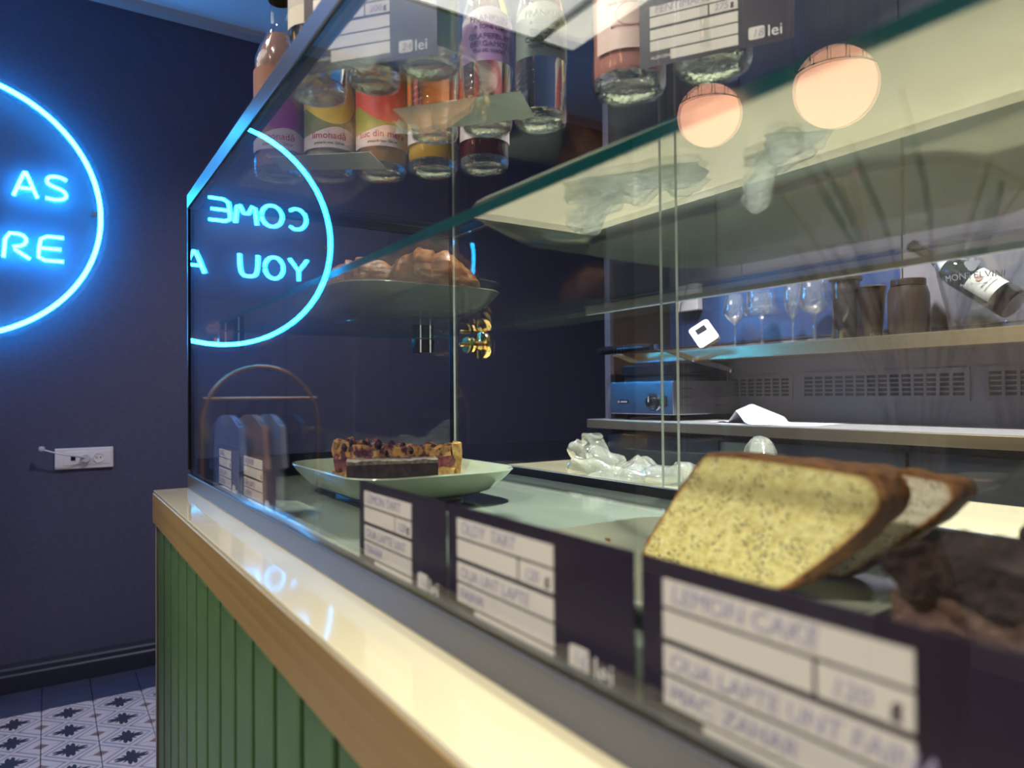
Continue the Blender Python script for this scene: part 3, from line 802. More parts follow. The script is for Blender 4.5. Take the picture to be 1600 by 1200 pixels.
b = NB(); box(b, -.052, .052, -.020, .020, 0, .0215, bev=.0012); obj('chocolate_block', b, M_brownie, t)
b = NB(); lump(b, .103, .039, .003, 30, 12, 1, amp=.0016, f=120, seed=8); obj('cracked_top', b, M_brownietop, t, True, loc=(0, 0, .0213))

# poppy seed loaf slices
def cakemat(name, c1, c2, crust, seeds=True):
    m, nz, cr, mp = noisy(mat(name, rough=.85), c1, c2, 190, 8, .32, .68, bump=.9, bdist=.0025)
    bs = m.node_tree.nodes['Principled BSDF']
    at = N(m, 'ShaderNodeAttribute'); at.attribute_name = 'rim'
    src = cr.outputs[0]
    if seeds:
        vo = N(m, 'ShaderNodeTexVoronoi'); vo.inputs['Scale'].default_value = 520
        tc = N(m, 'ShaderNodeTexCoord'); L(m, tc.outputs['Object'], vo.inputs['Vector'])
        lt = N(m, 'ShaderNodeMath', operation='LESS_THAN'); lt.inputs[1].default_value = .34; L(m, vo.outputs['Distance'], lt.inputs[0])
        n2 = N(m, 'ShaderNodeTexNoise'); n2.inputs['Scale'].default_value = 120; L(m, tc.outputs['Object'], n2.inputs['Vector'])
        g2 = N(m, 'ShaderNodeMath', operation='GREATER_THAN'); g2.inputs[1].default_value = .52; L(m, n2.outputs['Fac'], g2.inputs[0])
        mu = N(m, 'ShaderNodeMath', operation='MULTIPLY'); L(m, lt.outputs[0], mu.inputs[0]); L(m, g2.outputs[0], mu.inputs[1])
        mx = N(m, 'ShaderNodeMix', data_type='RGBA'); L(m, mu.outputs[0], mx.inputs[0]); L(m, cr.outputs[0], mx.inputs[6]); mx.inputs[7].default_value = (.10, .11, .085, 1)
        src = mx.outputs[2]
    n3 = N(m, 'ShaderNodeTexNoise'); n3.inputs['Scale'].default_value = 160; L(m, tc.outputs['Object'], n3.inputs['Vector'])
    ad = N(m, 'ShaderNodeMath', operation='MULTIPLY_ADD'); ad.use_clamp = True; L(m, n3.outputs['Fac'], ad.inputs[0]); ad.inputs[1].default_value = .8; ad.inputs[2].default_value = -.45
    sm = N(m, 'ShaderNodeMath', operation='ADD'); L(m, at.outputs['Fac'], sm.inputs[0]); L(m, ad.outputs[0], sm.inputs[1])
    pw = N(m, 'ShaderNodeMath', operation='MULTIPLY'); pw.use_clamp = True; L(m, sm.outputs[0], pw.inputs[0]); L(m, at.outputs['Fac'], pw.inputs[1])
    m3 = N(m, 'ShaderNodeMix', data_type='RGBA'); L(m, pw.outputs[0], m3.inputs[0]); L(m, src, m3.inputs[6]); m3.inputs[7].default_value = (.34, .12, .02, 1)
    L(m, m3.outputs[2], bs.inputs['Base Color'])
    return m
M_cake = cakemat('lemon_poppy_crumb', (.72, .58, .20), (.90, .80, .38), None)
M_cake2 = cakemat('pale_poppy_crumb', (.70, .60, .46), (.86, .76, .60), None)
M_lcrust, *_ = noisy(mat('loaf_crust', rough=.6), (.10, .032, .008), (.42, .17, .035), 170, 8, .3, .72, bump=.8, bdist=.003)
def slice_(name, poly, x0, x1, mc, label, group, seed):
    """loaf slice: outline in Y-Z, cut faces at x0 and x1, crust round the rim"""
    pts = smoothpts([Vector((0, y, z)) for y, z in poly], 2, True)
    fine = []
    for i, p in enumerate(pts):
        q = pts[(i+1) % len(pts)]; k = max(1, int((q-p).length/.0022))
        fine += [p.lerp(q, j/k) for j in range(k)]
    cen = sum(fine, Vector())/len(fine)
    base = Vector(((x0+x1)/2, cen.y, min(p.z for p in fine)))
    t = empty(name, base, 0, label, 'cake slice', group)
    def ringat(x, s, inset=0):
        out = []
        for p in fine:
            q = cen + (p-cen)*s; q.x = x
            q += Vector((noise.noise(p*90+Vector((seed, x*60, 0))), noise.noise(p*110+Vector((0, seed, 3))), 0 if p.z < base.z+.004 else noise.noise(p*110+Vector((seed, 0, 8))))) * .0012
            q.z = max(q.z, base.z + .0002)
            out.append(q - base)
        return out
    b = NB(); R_ = [[b.verts.new(q) for q in ringat(x, s)] for x, s in ((x0+.0004, .955), (x0-.0002, .975), (x0+.002, 1.0), ((x0+x1)/2, 1.003), (x1-.002, 1.0), (x1+.0002, .975), (x1-.0004, .955))]
    for a, c in zip(R_, R_[1:]):
        n = len(a)
        for k in range(n): b.faces.new((a[k], a[(k+1) % n], c[(k+1) % n], c[k]))
    obj('crust', b, M_lcrust, t, True)
    b = NB(); A = []
    rimv = []
    for x, ss in ((x0, (.965, .935, .885, .6, .3)), (x1, (.965, .935, .885, .6, .3))):
        rs = []
        for s in ss:
            rr = []
            for p in fine:
                q = cen + (p-cen)*s; q.x = x
                rr.append(b.verts.new(q - base)); rimv.append({.965: 1.0, .935: .6}.get(s, 0.0))
            rs.append(rr)
        for a, c in zip(rs, rs[1:]):
            n = len(a)
            for k in range(n): b.faces.new((a[k], a[(k+1) % n], c[(k+1) % n], c[k]))
        b.faces.new(rs[-1]); A.append(rs[0])
    n = len(A[0])
    for k in range(n): b.faces.new((A[0][k], A[0][(k+1) % n], A[1][(k+1) % n], A[1][k]))
    ob_ = obj('crumb', b, mc, t, False)
    at_ = ob_.data.attributes.new('rim', 'FLOAT', 'POINT')
    for i_, v_ in enumerate(rimv): at_.data[i_].value = v_
    return t
ZP = ZF + .0110
GS = 'poppy seed loaf slices on the ivory plate'
slice_('poppy_seed_cake_slice', [(.352, ZP+.004), (.347, ZP), (.250, ZP), (.238, ZP+.002), (.180, .056+ZP-.002), (.186, .0685+ZP), (.196, .071+ZP), (.290, .075+ZP), (.300, .069+ZP)], .330, .354, M_cake, 'yellow lemon poppy seed cake slice with browned crust, in front', GS, 3)
slice_('poppy_seed_cake_slice', [(.335, ZP+.004), (.330, ZP), (.246, ZP), (.236, ZP+.002), (.176, .054+ZP-.002), (.176, .062+ZP), (.184, .0655+ZP), (.280, .069+ZP), (.290, .063+ZP)], .384, .404, M_cake2, 'paler poppy seed cake slice leaning behind the yellow one', GS, 11)
# crumbs
for k, (x, y) in enumerate([(.286, .372), (.290, .366), (.283, .362), (.30, .345), (.345, .40), (.325, .375)]):
    b = NB(); r_ = (.0042, .0035, .004, .0015, .0014, .0016)[k]
    lump(b, r_*2, r_*2, r_*1.6, 4, 4, 4, amp=r_*.8, f=300, seed=k)
    o = obj('cake_crumb', b, M_lcrust, None, True, loc=(x, y, ZP + .0005 if k > 2 else ZF + .0125))
    tag(o, 'golden brown cake crumb dropped on the ivory plate', 'crumb', 'crumbs on the ivory plate')
# chocolate cakes at the near end
M_choc, *_ = noisy(mat('dark_chocolate_crumb', rough=.85), (.008, .004, .003), (.040, .018, .014), 220, 8, bump=1.0, bdist=.006)
M_cream, *_ = noisy(mat('chocolate_cream', rough=.7), (.07, .035, .028), (.15, .085, .065), 160, 6, bump=.8, bdist=.004)
plate(.372, .118, ZF, .20, .11, .012, M_blackgloss, 'black narrow plate under the chocolate cake at the near end')
t = empty('chocolate_layer_cake', (.318, .116, ZF + .0085), 0, 'dark layered chocolate cake slice with a brown cream band', 'cake slice')
b = NB(); lump(b, .060, .088, .018, 14, 24, 6, amp=.005, f=80, seed=21); obj('lower_sponge', b, M_choc, t, True)
b = NB(); lump(b, .057, .086, .013, 14, 24, 4, amp=.004, f=70, seed=25); obj('cream_layer', b, M_cream, t, True, loc=(0, 0, .0175))
b = NB(); lump(b, .060, .088, .018, 14, 24, 6, amp=.006, f=80, seed=28); obj('upper_sponge', b, M_choc, t, True, loc=(0, 0, .030))
t = empty('chocolate_muffin', (.425, .120, ZF + .0085), 0, 'domed dark chocolate muffin behind the layer cake', 'muffin')
b = NB(); lathe(b, [(0, 0), (.026, 0), (.034, .034), (.033, .036), (0, .036)], 40); obj('paper_case', b, M_brown, t)
b = NB(); R_ = []
for i in range(14):
    a = R(90*i/13); rr = .043*math.cos(a)
    R_.append([b.verts.new(Vector((rr*math.cos(q), rr*math.sin(q), .034 + .032*math.sin(a))) * (1 + .04*noise.noise(Vector((math.cos(q)*3, math.sin(q)*3, a*4))))) for q in [2*math.pi*k/40 for k in range(40)]])
for a, c in zip(R_, R_[1:]):
    for k in range(40): b.faces.new((a[k], a[(k+1) % 40], c[(k+1) % 40], c[k]))
b.faces.new(R_[0]); obj('domed_top', b, M_choc, t, True)

# ------------------------------------------------------------------ disposable plastic gloves on the work side
M_film = thin('clear_plastic_film', (.90, .93, .92), .12, rough=.08, bump=1.0, bscale=40, haze=.22, hcol=(.86, .90, .84), power=2.2)
def glove(loc, rz, fingers, label, palm=(.075, .05, .012), seed=0):
    t = empty('plastic_glove', loc, rz, label, 'glove', 'clear disposable gloves behind the case')
    b = NB(); NX, NY = 34, 24
    gp = {}
    for sgn in (1, -1):
        for i in range(NX+1):
            for j in range(NY+1):
                u = i/NX*2-1; v = j/NY*2-1
                e = max(0, 1-max(abs(u), abs(v))**4)
                p = Vector((u*palm[0], v*palm[1]*(1-.15*u), 0))
                h = palm[2]*e*(1.0 + 1.1*noise.noise(p*26+Vector((seed, 0, 0))) + .35*noise.noise(p*60+Vector((seed, 4, 0))))
                z = abs(h)*(1 if sgn > 0 else .15) + .0012
                if sgn < 0: z = .0008
                p += Vector((noise.noise(p*30+Vector((0, seed, 0))), noise.noise(p*30+Vector((0, 0, seed+2))), 0))*.010
                p.z = z
                gp[(sgn, i, j)] = b.verts.new(p)
    for sgn in (1, -1):
        for i in range(NX):
            for j in range(NY): b.faces.new([gp[(sgn, i, j)], gp[(sgn, i+1, j)], gp[(sgn, i+1, j+1)], gp[(sgn, i, j+1)]])
    bmesh.ops.remove_doubles(b, verts=b.verts, dist=.0009)
    obj('palm', b, M_film, t, True)
    for k, (pts, r_) in enumerate(fingers):
        b = NB(); P_ = smoothpts(pts, 2); n = len(P_)
        rad = [r_*(.8 + .35*math.sin(math.pi*min(1, i/(n-1))*.9 + .4))*(1 if i < n-2 else .55) for i in range(n)]
        tube(b, P_, rad, 18)
        P_ = P_
        for v in b.verts:
            v.co += Vector((noise.noise(v.co*42+Vector((k, seed, 0))), noise.noise(v.co*42+Vector((0, k+3, seed))), noise.noise(v.co*42+Vector((seed, 0, k+7)))))*r_*.50
            if v.co.z < .001: v.co.z = .001
        obj('finger', b, M_film, t, True)
    return t
glove((.745, .765, CT + .0005), R(-62), [
   ([(-.06, .01, .012), (-.085, .012, .028), (-.098, .012, .052), (-.094, .010, .066)], .016),
   ([(-.055, .02, .012), (-.095, .03, .020), (-.125, .035, .034), (-.145, .036, .046)], .017),
   ([(-.05, -.025, .010), (-.085, -.035, .014), (-.115, -.035, .018)], .014),
   ([(.0, -.03, .008), (.03, -.04, .012), (.06, -.045, .016)], .013)], 'crumpled clear plastic glove lying behind the glass case, two fingers raised', (.085, .050, .022), 1)
glove((.80, .56, CT + .0005), R(50), [
   ([(.02, .02, .010), (.05, .03, .032), (.06, .032, .048), (.085, .03, .052)], .015),
   ([(-.03, .0, .01), (-.05, .02, .018), (-.06, .03, .022)], .010)], 'second clear plastic glove beside it, farther right behind the cake', (.05, .035, .016), 5)
# its film reaches up to the end pane
# ------------------------------------------------------------------ back bar unit
def BP(x0, x1, y0, y1, z0, z1, name, m, par, bev=0.0):
    l = par.location; b = NB(); box(b, x0-l.x, x1-l.x, y0-l.y, y1-l.y, z0-l.z, z1-l.z, bev=bev); return obj(name, b, m, par)
WT = 1.108
# wall panels (pieces of the back wall)
for (y0, y1) in ((-1.2, -.35), (-.345, .35), (.355, 1.053), (1.057, 1.60), (1.605, 1.955)):
    b = NB(); box(b, BX, BX + .02, y0, y1, 1.37, CZ - .002, bev=.001); obj('wall_panel', b, M_grey, WB)
b = NB(); box(b, BX-.002, BX, 1.06, 1.95, 1.375, 1.60); obj('gloss_splashback', b, M_niche, WB)
# lower splashback plates between worktop and shelf
for (y0, y1) in ((-1.2, -.35), (-.345, .35), (.355, 1.955)):
    b = NB(); box(b, BX, BX + .02, y0, y1, .9, 1.365, bev=.001); obj('splashback_panel', b, M_grey, WB)
wt = empty('back_worktop', (1.8, .6, 1.07), 0, 'brass edged worktop along the back wall carrying the contact grill', 'worktop')
BP(1.62, 1.999, -1.2, 1.985, 1.077, WT-.002, 'edge_profile', M_brass_pale, wt, .0008)
BP(1.622, 1.999, -1.2, 1.983, WT-.002, WT, 'worktop_surface', mat('grey_worktop', (.30, .29, .30), .35), wt)
for i, (y0, y1) in enumerate(((-1.2, -.25), (-.245, .315), (.32, .880), (.884, 1.436), (1.440, 1.94))):
    t = empty('base_cabinet', (1.84, (y0+y1)/2, 0), 0, ['grey base cabinet at the near end of the back bar, behind the camera side', 'grey base cabinet under the bottle cooler end of the back worktop', 'grey base cabinet right of the dark seam, behind the cakes',
        'grey base cabinet left of the dark seam, behind the lemon slice', 'grey base cabinet under the contact grill'][i], 'cabinet', 'grey cabinets under the back worktop')
    BP(1.70, 1.995, y0, y1, 0, 1.076, 'body', M_black, t)
    BP(1.680, 1.698, y0+.002, y1-.002, .10, 1.055, 'door', M_cab, t, .001)
sh = empty('wall_shelf', (1.9, .4, 1.31), 0, 'brass fronted wall shelf with wine glasses', 'shelf')
BP(1.80, 1.999, -1.2, 1.93, 1.306, 1.343, 'shelf_board', M_brass_pale, sh, .0008)
t = empty('end_panel', (1.85, 1.96, 0), 0, 'tall dark end panel left of the contact grill', 'panel')
BP(1.70, 1.998, 1.945, 1.975, WT + .0005, 2.966, 'grey_panel', M_grey, t)
BP(1.715, 1.998, 1.940, 1.9445, WT + .0005, 1.75, 'brown_veneer', M_brown, t)
# ventilation grilles
def vent(y0, y1, z0, z1, label):
    t = empty('vent_grille', (BX - .001, (y0+y1)/2, (z0+z1)/2), 0, label, 'vent grille', 'slotted vent grilles over the back worktop')
    W = (y1-y0); H = z1-z0
    b = NB(); mx = .012; mz = .012
    box(b, -.001, 0, -W/2+.002, W/2-.002, -H/2+.002, H/2-.002); obj('dark_backing', b, M_black, t)
    b = NB(); n = max(2, round((W-2*mx)/.0335)); cw = (W-2*mx)/n
    box(b, -.004, -.001, -W/2, -W/2+mx, -H/2, H/2); box(b, -.004, -.001, W/2-mx, W/2, -H/2, H/2)
    box(b, -.004, -.001, -W/2+mx, W/2-mx, -H/2, -H/2+mz); box(b, -.004, -.001, -W/2+mx, W/2-mx, H/2-mz, H/2)
    for k in range(1, n): box(b, -.004, -.001, -W/2+mx+k*cw-.004, -W/2+mx+k*cw+.004, -H/2+mz, H/2-mz)
    o = obj('frame_plate', b, M_grey, t)
    nr = 5; rh = (H-2*mz)/nr; sb = None
    for r_ in range(nr+1):
        b = NB(); zz = -H/2+mz+r_*rh
        box(b, -.0038, -.0012, -W/2+mx, W/2-mx, zz-.0022, zz+.0022)
        obj('grille_bar', b, M_grey, t)
vent(1.408, 1.66, 1.172, 1.258, 'short slotted vent grille beside the contact grill')
vent(.885, 1.376, 1.172, 1.260, 'long slotted vent grille in the middle of the back wall')
vent(.40, .852, 1.172, 1.262, 'slotted vent grille at the right end of the back wall')

# contact grill
t = empty('contact_grill', (1.84, 1.765, WT), 0, 'stainless steel contact grill with raised chrome handle on the back worktop', 'grill')
gx0, gx1, gy0, gy1 = -.165, .155, -.150, .150
b = NB(); box(b, gx0+.006, gx1, gy0, gy1, .020, .130, bev=.002); body = obj('body', b, M_steel, t)
b = NB(); box(b, gx0-.002, gx0+.006, gy0-.001, gy1+.001, .020, .128, bev=.002); fp = obj('control_panel', b, M_steel, t)
b = NB(); box(b, gx0-.004, gx0-.002, gy0+.05, gy1-.04, .085, .122); obj('grease_drawer', b, M_steel, t)
b = NB(); lathe(b, [(.030, -.002), (.030, -.006), (.024, -.006), (.024, -.002)], 32, (gx0, -.065, .062), ax='X'); obj('knob_ring', b, M_chrome, t, True)
b = NB(); lathe(b, [(.021, -.002), (.020, -.022), (.016, -.027), (0, -.027)], 28, (gx0, -.065, .062), ax='X'); kb = obj('control_knob', b, M_blackgloss, t, True)
b = NB(); box(b, gx0-.0285, gx0-.0268, -.067, -.063, .062, .080); obj('pointer', b, M_white, kb)
b = NB(); box(b, gx0-.008, gx0-.002, -.122, -.098, .046, .080, bev=.001); sw = obj('power_switch', b, M_black, t)
b = NB(); box(b, gx0-.0115, gx0-.008, -.118, -.102, .052, .074, bev=.0008); obj('green_rocker', b, mat('green_switch', (.0, .12, .05), .2), sw)
b = NB(); prism(b, rrect(.055, .014, .006, 4, .085, .062), 'X', gx0-.0032, gx0-.002); bd = obj('maker_plate', b, M_blackgloss, t)
b = NB()
for k in range(5): box(b, gx0-.0038, gx0-.0032, .064+k*.0065, .069+k*.0065, .0595, .0645)
obj('maker_print', b, M_white, bd)
b = NB(); lathe(b, [(.0045, -.0035), (.0025, -.0035)], 14, (gx0, .106, .062), ax='X'); lathe(b, [(.0045, -.0033), (.0025, -.0033)], 14, (gx0, .106, .062), ax='X'); obj('maker_ring', b, M_white, bd)
b = NB()
for xx in (-.10, .06):
    for zz in (.050, .078, .106):
        box(b, xx-.028, xx+.020, gy0-.0015, gy0+.0005, zz-.0015, zz+.0015)
obj('side_louvres', b, M_black, t)
for sx in (-.12, .12):
    for sy in (-.12, .12):
        b = NB(); lathe(b, [(0, 0), (.013, 0), (.011, .021), (0, .021)], 16, (sx, sy, 0)); obj('foot', b, M_black, t, True)
b = NB(); box(b, -.130, .120, -.120, .120, .130, .148, bev=.002)
for k in range(17): box(b, -.120, .110, -.112+k*.0138, -.106+k*.0138, .148, .152)
obj('lower_ribbed_plate', b, M_black, t)
b = NB(); box(b, -.128, .140, -.125, .125, .156, .196, bev=.006, M=Matrix.Rotation(R(-3), 4, 'Y')); lid = obj('lid', b, M_black, t)
b = NB(); box(b, -.085, .10, -.10, .10, .198, .208, bev=.004, M=Matrix.Rotation(R(-3), 4, 'Y')); obj('lid_cap', b, M_steel, lid)
for sy in (-.132, .132):
    b = NB(); P_ = smoothpts([(-.235, sy, .238), (-.20, sy, .240), (-.14, sy, .225), (-.05, sy, .200), (.06, sy, .184), (.135, sy, .168)], 2)
    for i in range(len(P_)-1):
        a, c = P_[i], P_[i+1]
        vs = [b.verts.new((p.x, p.y+dy, p.z+dz)) for p in (a, c) for dy in (-.004, .004) for dz in (-.010, .008)]
        for f in ((0,1,3,2),(4,6,7,5),(0,4,5,1),(2,3,7,6),(0,2,6,4),(1,5,7,3)): b.faces.new([vs[j] for j in f])
    arm = obj('handle_arm', b, M_chrome, t)
    b = NB()
    for p in ((-.05, .200), (.135, .165)): lathe(b, [(0, -.009 if sy < 0 else .009), (.008, -.008 if sy < 0 else .008), (.009, 0)], 14, (p[0], sy, p[1]), ax='Y')
    obj('hinge_bolt', b, M_steel, arm, True)
b = NB(); tube(b, [(-.238, y, .238) for y in (-.128, -.10, .10, .128)], [.010, .0145, .0145, .010], 18); obj('grip', b, M_blackgloss, t, True)
b = NB(); box(b, .140, .158, -.11, .11, .12, .185, bev=.003); obj('hinge_block', b, M_steel, t)

# papers on the back worktop
def paper(loc, rz, w, h, fn, label):
    b = NB(); n = 14; g = [[b.verts.new((x, y, max(.0006, fn(x, y)))) for y in [(-.5+j/n)*h for j in range(n+1)]] for x in [(-.5+i/n)*w for i in range(n+1)]]
    for i in range(n):
        for j in range(n): b.faces.new((g[i][j], g[i+1][j], g[i+1][j+1], g[i][j+1]))
    o = obj('paper_sheet', b, M_paper, None, True, loc=loc, rot=(0, 0, rz)); tag(o, label, 'paper', 'loose papers by the grill')
    md = o.modifiers.new('thickness', 'SOLIDIFY'); md.thickness = .0004; md.offset = 1
    return o
paper((1.745, 1.28, WT + .0002), R(10), .20, .30, lambda x, y: .0004, 'flat white paper sheet underneath the folded one')
paper((1.735, 1.345, WT + .0012), R(-14), .17, .26, lambda x, y: max(.0, .058 - abs(y+.02)*.9 - abs(x+.03)*.35) + .006*math.sin(y*40)*(y > .03), 'creased white paper peaking in the middle, beside the grill')

# white devices
t = empty('white_controller', (1.865, 1.625, 1.362), R(40), 'small white plastic device with a dark screen leaning on the shelf', 'device')
b = NB(); prism(b, rrect(.075, .095, .012, 5, 0, .0475), 'X', -.009, .009)
t.rotation_euler = (R(-32), 0, R(40))
o1 = obj('casing', b, M_white, t, rot=(0, R(32), 0))
b = NB(); box(b, -.0112, -.009, -.018, .018, .054, .076); obj('screen', b, mat('matt_dark_screen', (.02, .022, .03), .8, spec=.1), t, rot=(0, R(32), 0))
t = empty('wall_sensor_box', (BX - .002, 1.828, 1.50), 0, 'white box fixed on the wall above the left end of the shelf', 'device')
b = NB(); box(b, -.028, 0, -.052, .052, 0, .098, bev=.004); obj('casing', b, M_white, t)
b = NB(); tube(b, smoothpts([(-.032, .03, -.005), (-.036, .022, .03), (-.034, -.004, .07), (-.032, -.012, .11)], 2), .0016, 6); obj('cable', b, M_black, t, True)

# stemware
M_stem = thin('wine_glass_crystal', (.93, .95, .97), .13, rough=.02, power=2.0, haze=.05)
def stemglass(x, y, prof, label, m=M_stem, name='wine_glass'):
    b = NB(); th = .0014
    inner = [(max(0, r-th), h+ (th if i == 0 else 0)) for i, (r, h) in enumerate(prof)]
    lathe(b, prof, 32)
    o = obj(name, b, m, None, True, loc=(x, y, 1.3433)); tag(o, label, 'glass', 'glasses on the back shelf'); return o
wine = [(0, .0), (.032, .001), (.030, .003), (.006, .007), (.0035, .015), (.0035, .075), (.008, .083), (.028, .100), (.036, .120), (.034, .145), (.026, .178), (.0248, .178), (.0325, .145), (.0345, .120), (.026, .102), (.004, .087), (0, .0865)]
stemglass(1.90, 1.552, wine, 'slim tulip wine glass, leftmost on the shelf')
coupe = [(0, 0), (.036, .001), (.034, .003), (.007, .008), (.004, .018), (.005, .085), (.012, .094), (.050, .098), (.053, .103), (.053, .122), (.046, .126), (.045, .175), (.0436, .175), (.0446, .126), (.048, .120), (.048, .104), (.01, .1), (0, .098)]
stemglass(1.90, 1.447, coupe, 'wide stepped stem glass with straight upper bowl', name='stem_glass')
flute = [(0, 0), (.028, .001), (.026, .003), (.005, .007), (.0035, .02), (.0035, .070), (.010, .085), (.022, .110), (.026, .140), (.024, .175), (.0188, .190), (.0176, .190), (.0226, .174), (.0245, .140), (.0205, .112), (.003, .08), (0, .0795)]
stemglass(1.90, 1.335, flute, 'narrow flute glass between two wider glasses', name='flute_glass')
gob = [(0, 0), (.034, .001), (.032, .003), (.007, .008), (.005, .02), (.0065, .05), (.004, .06), (.0065, .075), (.01, .085), (.030, .096), (.043, .115), (.045, .135), (.040, .165), (.037, .198), (.0355, .198), (.0385, .165), (.0434, .135), (.041, .116), (.028, .098), (.003, .09), (0, .089)]
stemglass(1.90, 1.262, gob, 'big round goblet on a knobbed stem, beside the dark jar', name='goblet')
t = empty('dark_storage_jar', (1.905, 1.166, 1.3433), 0, 'tall dark reflective jar with flat lid on the shelf', 'jar')
b = NB(); lathe(b, [(0, 0), (.036, 0), (.038, .003), (.038, .168), (0, .168)], 36); obj('body', b, mat('smoked_glass', (.03, .028, .03), .06, coat=1), t, True)
b = NB(); lathe(b, [(.038, .1685), (.043, .170), (.045, .176), (.044, .181), (0, .183)], 36); obj('lid', b, M_brown, t, True)
t = empty('brown_shaker_cup', (1.90, 1.086, 1.3433), 0, 'brown tapered cup with cream band right of the dark jar', 'cup')
b = NB(); lathe(b, [(0, 0), (.022, 0), (.024, .003), (.036, .140), (.038, .142), (.036, .144), (.030, .146), (0, .146)], 30); obj('body', b, M_jar, t, True)
b = NB(); 
for k in range(15):
    pass
wrapz = []
for k in range(16):
    a = R(180 + 10 + k*5); wrapz.append([b.verts.new(((.0225 + .0115*zz/.14 + .0012)*math.cos(a), (.0225 + .0115*zz/.14 + .0012)*math.sin(a), zz)) for zz in (.006, .100)])
for p, q in zip(wrapz, wrapz[1:]): b.faces.new((p[0], q[0], q[1], p[1]))
o = obj('cream_band', b, mat('cream_paper_band', (.55, .48, .40), .7), t, True); o.modifiers.new('t', 'SOLIDIFY').thickness = .0004
t = empty('amber_jar', (1.905, .990, 1.3433), 0, 'squat brown jar in the shade between cup and ice bucket', 'jar')
b = NB(); lathe(b, [(0, 0), (.046, 0), (.050, .006), (.050, .11), (.044, .13), (0, .132)], 32); obj('body', b, M_jar, t, True)
b = NB(); lathe(b, [(.040, .1325), (.042, .134), (.042, .150), (0, .152)], 28); obj('lid', b, M_jar, t, True)

# ice bucket with a wine bottle
t = empty('ice_bucket', (1.905, .810, 1.3433), 0, 'clear plastic wine bucket with grey lettering on the shelf', 'ice bucket')
b = NB(); n = 48; rr = []
for (r_, h_) in ((0, .001), (.072, .001), (.075, .004), (.082, .06), (.098, .14), (.112, .215), (.116, .222), (.114, .224), (.108, .214), (.094, .14), (.078, .062), (.071, .007), (0, .006)):
    rr.append((r_, h_))
lathe(b, rr, n); bk = obj('bucket', b, thin('clear_bucket_plastic', (.93, .95, .97), .05, rough=.0, power=3.2, haze=.05, hcol=(.35, .36, .42)), t, True)
ft = mat('grey_bucket_print', (.22, .22, .25), .5)
a_face = 191
tx = curvetext('bucket_print', 'MONTELVINI', .021, ft, t, .099, .118, a_face, sx=1.05)
for v in tx.data.vertices:
    k = 1 + (v.co.z-.118)*1.9; v.co.x *= k; v.co.y *= k
curvetext('bucket_print', 'Asolo Prosecco', .009, ft, t, .0965, .102, a_face)
b = NB(); cr_ = Vector((0, 0, 0))
for (da, z_, r_) in ((-.06, .150, .008), (.06, .150, .008), (0, .144, .010), (0, .160, .006), (-.11, .154, .005), (.11, .154, .005)):
    a = R(a_face) + da; c_ = (.1045*math.cos(a), .1045*math.sin(a), z_)
    lathe(b, [(0, -.0004), (r_, -.0003), (r_, .0003), (0, .0004)], 14, (0, 0, 0), ax='X')
    vs = b.verts[-30:] if False else None
    bm_v = [v for v in b.verts if v.co.length < .02 and abs(v.co.x) < .001]
    bmesh.ops.transform(b, matrix=Matrix.Translation(c_) @ Matrix.Rotation(a, 4, 'Z'), verts=bm_v)
obj('bucket_emblem', b, ft, t)
t = empty('wine_bottle', (1.893, .745, 1.3433 + .050), 0, 'dark wine bottle with cream label tilted inside the clear bucket', 'bottle')
tilt = (Matrix.Rotation(R(-52), 4, 'X')).to_euler()
t.rotation_euler = tilt
t.location = (1.900, .742, 1.3433 + .056)
b = NB(); lathe(b, [(0, .004), (.028, .002), (.036, .0), (.038, .006), (.038, .150), (.035, .175), (.022, .205), (.0145, .225), (.0138, .285), (.016, .287), (.016, .297), (0, .298)], 36); 
obj('glass', b, mat('dark_green_bottle_glass', (.008, .012, .010), .06, coat=.8), t, True)
b = NB(); wrap(b, .0383, .040, .108, 150, 262, 24); obj('label', b, mat('cream_label_paper', (.60, .58, .50), .6), t, True)
b = NB(); wrap(b, .0290, .180, .205, 150, 262, 20, .0003); nk = obj('neck_label', b, mat('white_neck_paper', (.58, .58, .58), .5), t, True)
for v in nk.data.vertices:
    k = (.0350 if v.co.z < .19 else .0235)/.0290; v.co.x *= k; v.co.y *= k
b = NB(); lathe(b, [(.0146, .226), (.0142, .285), (.0166, .287), (.0166, .2975), (0, .2985)], 24); obj('foil_capsule', b, M_blackgloss, t, True)
for s, sz, z_ in (('VALDOBBIADENE', .0055, .058), ('PROSECCO', .0065, .068)):
    curvetext('label_print', s, sz, M_greyprint, t, .0388, z_, 206)
b = NB(); lathe(b, [(0, .0), (.008, .0), (.008, .0006), (0, .0006)], 16, ax='X'); obj('crest', b, mat('bronze_print', (.30, .14, .08), .4), t, loc=(.0388*math.cos(R(206))-.0005, .0388*math.sin(R(206)), .090), rot=(0, 0, R(206)))

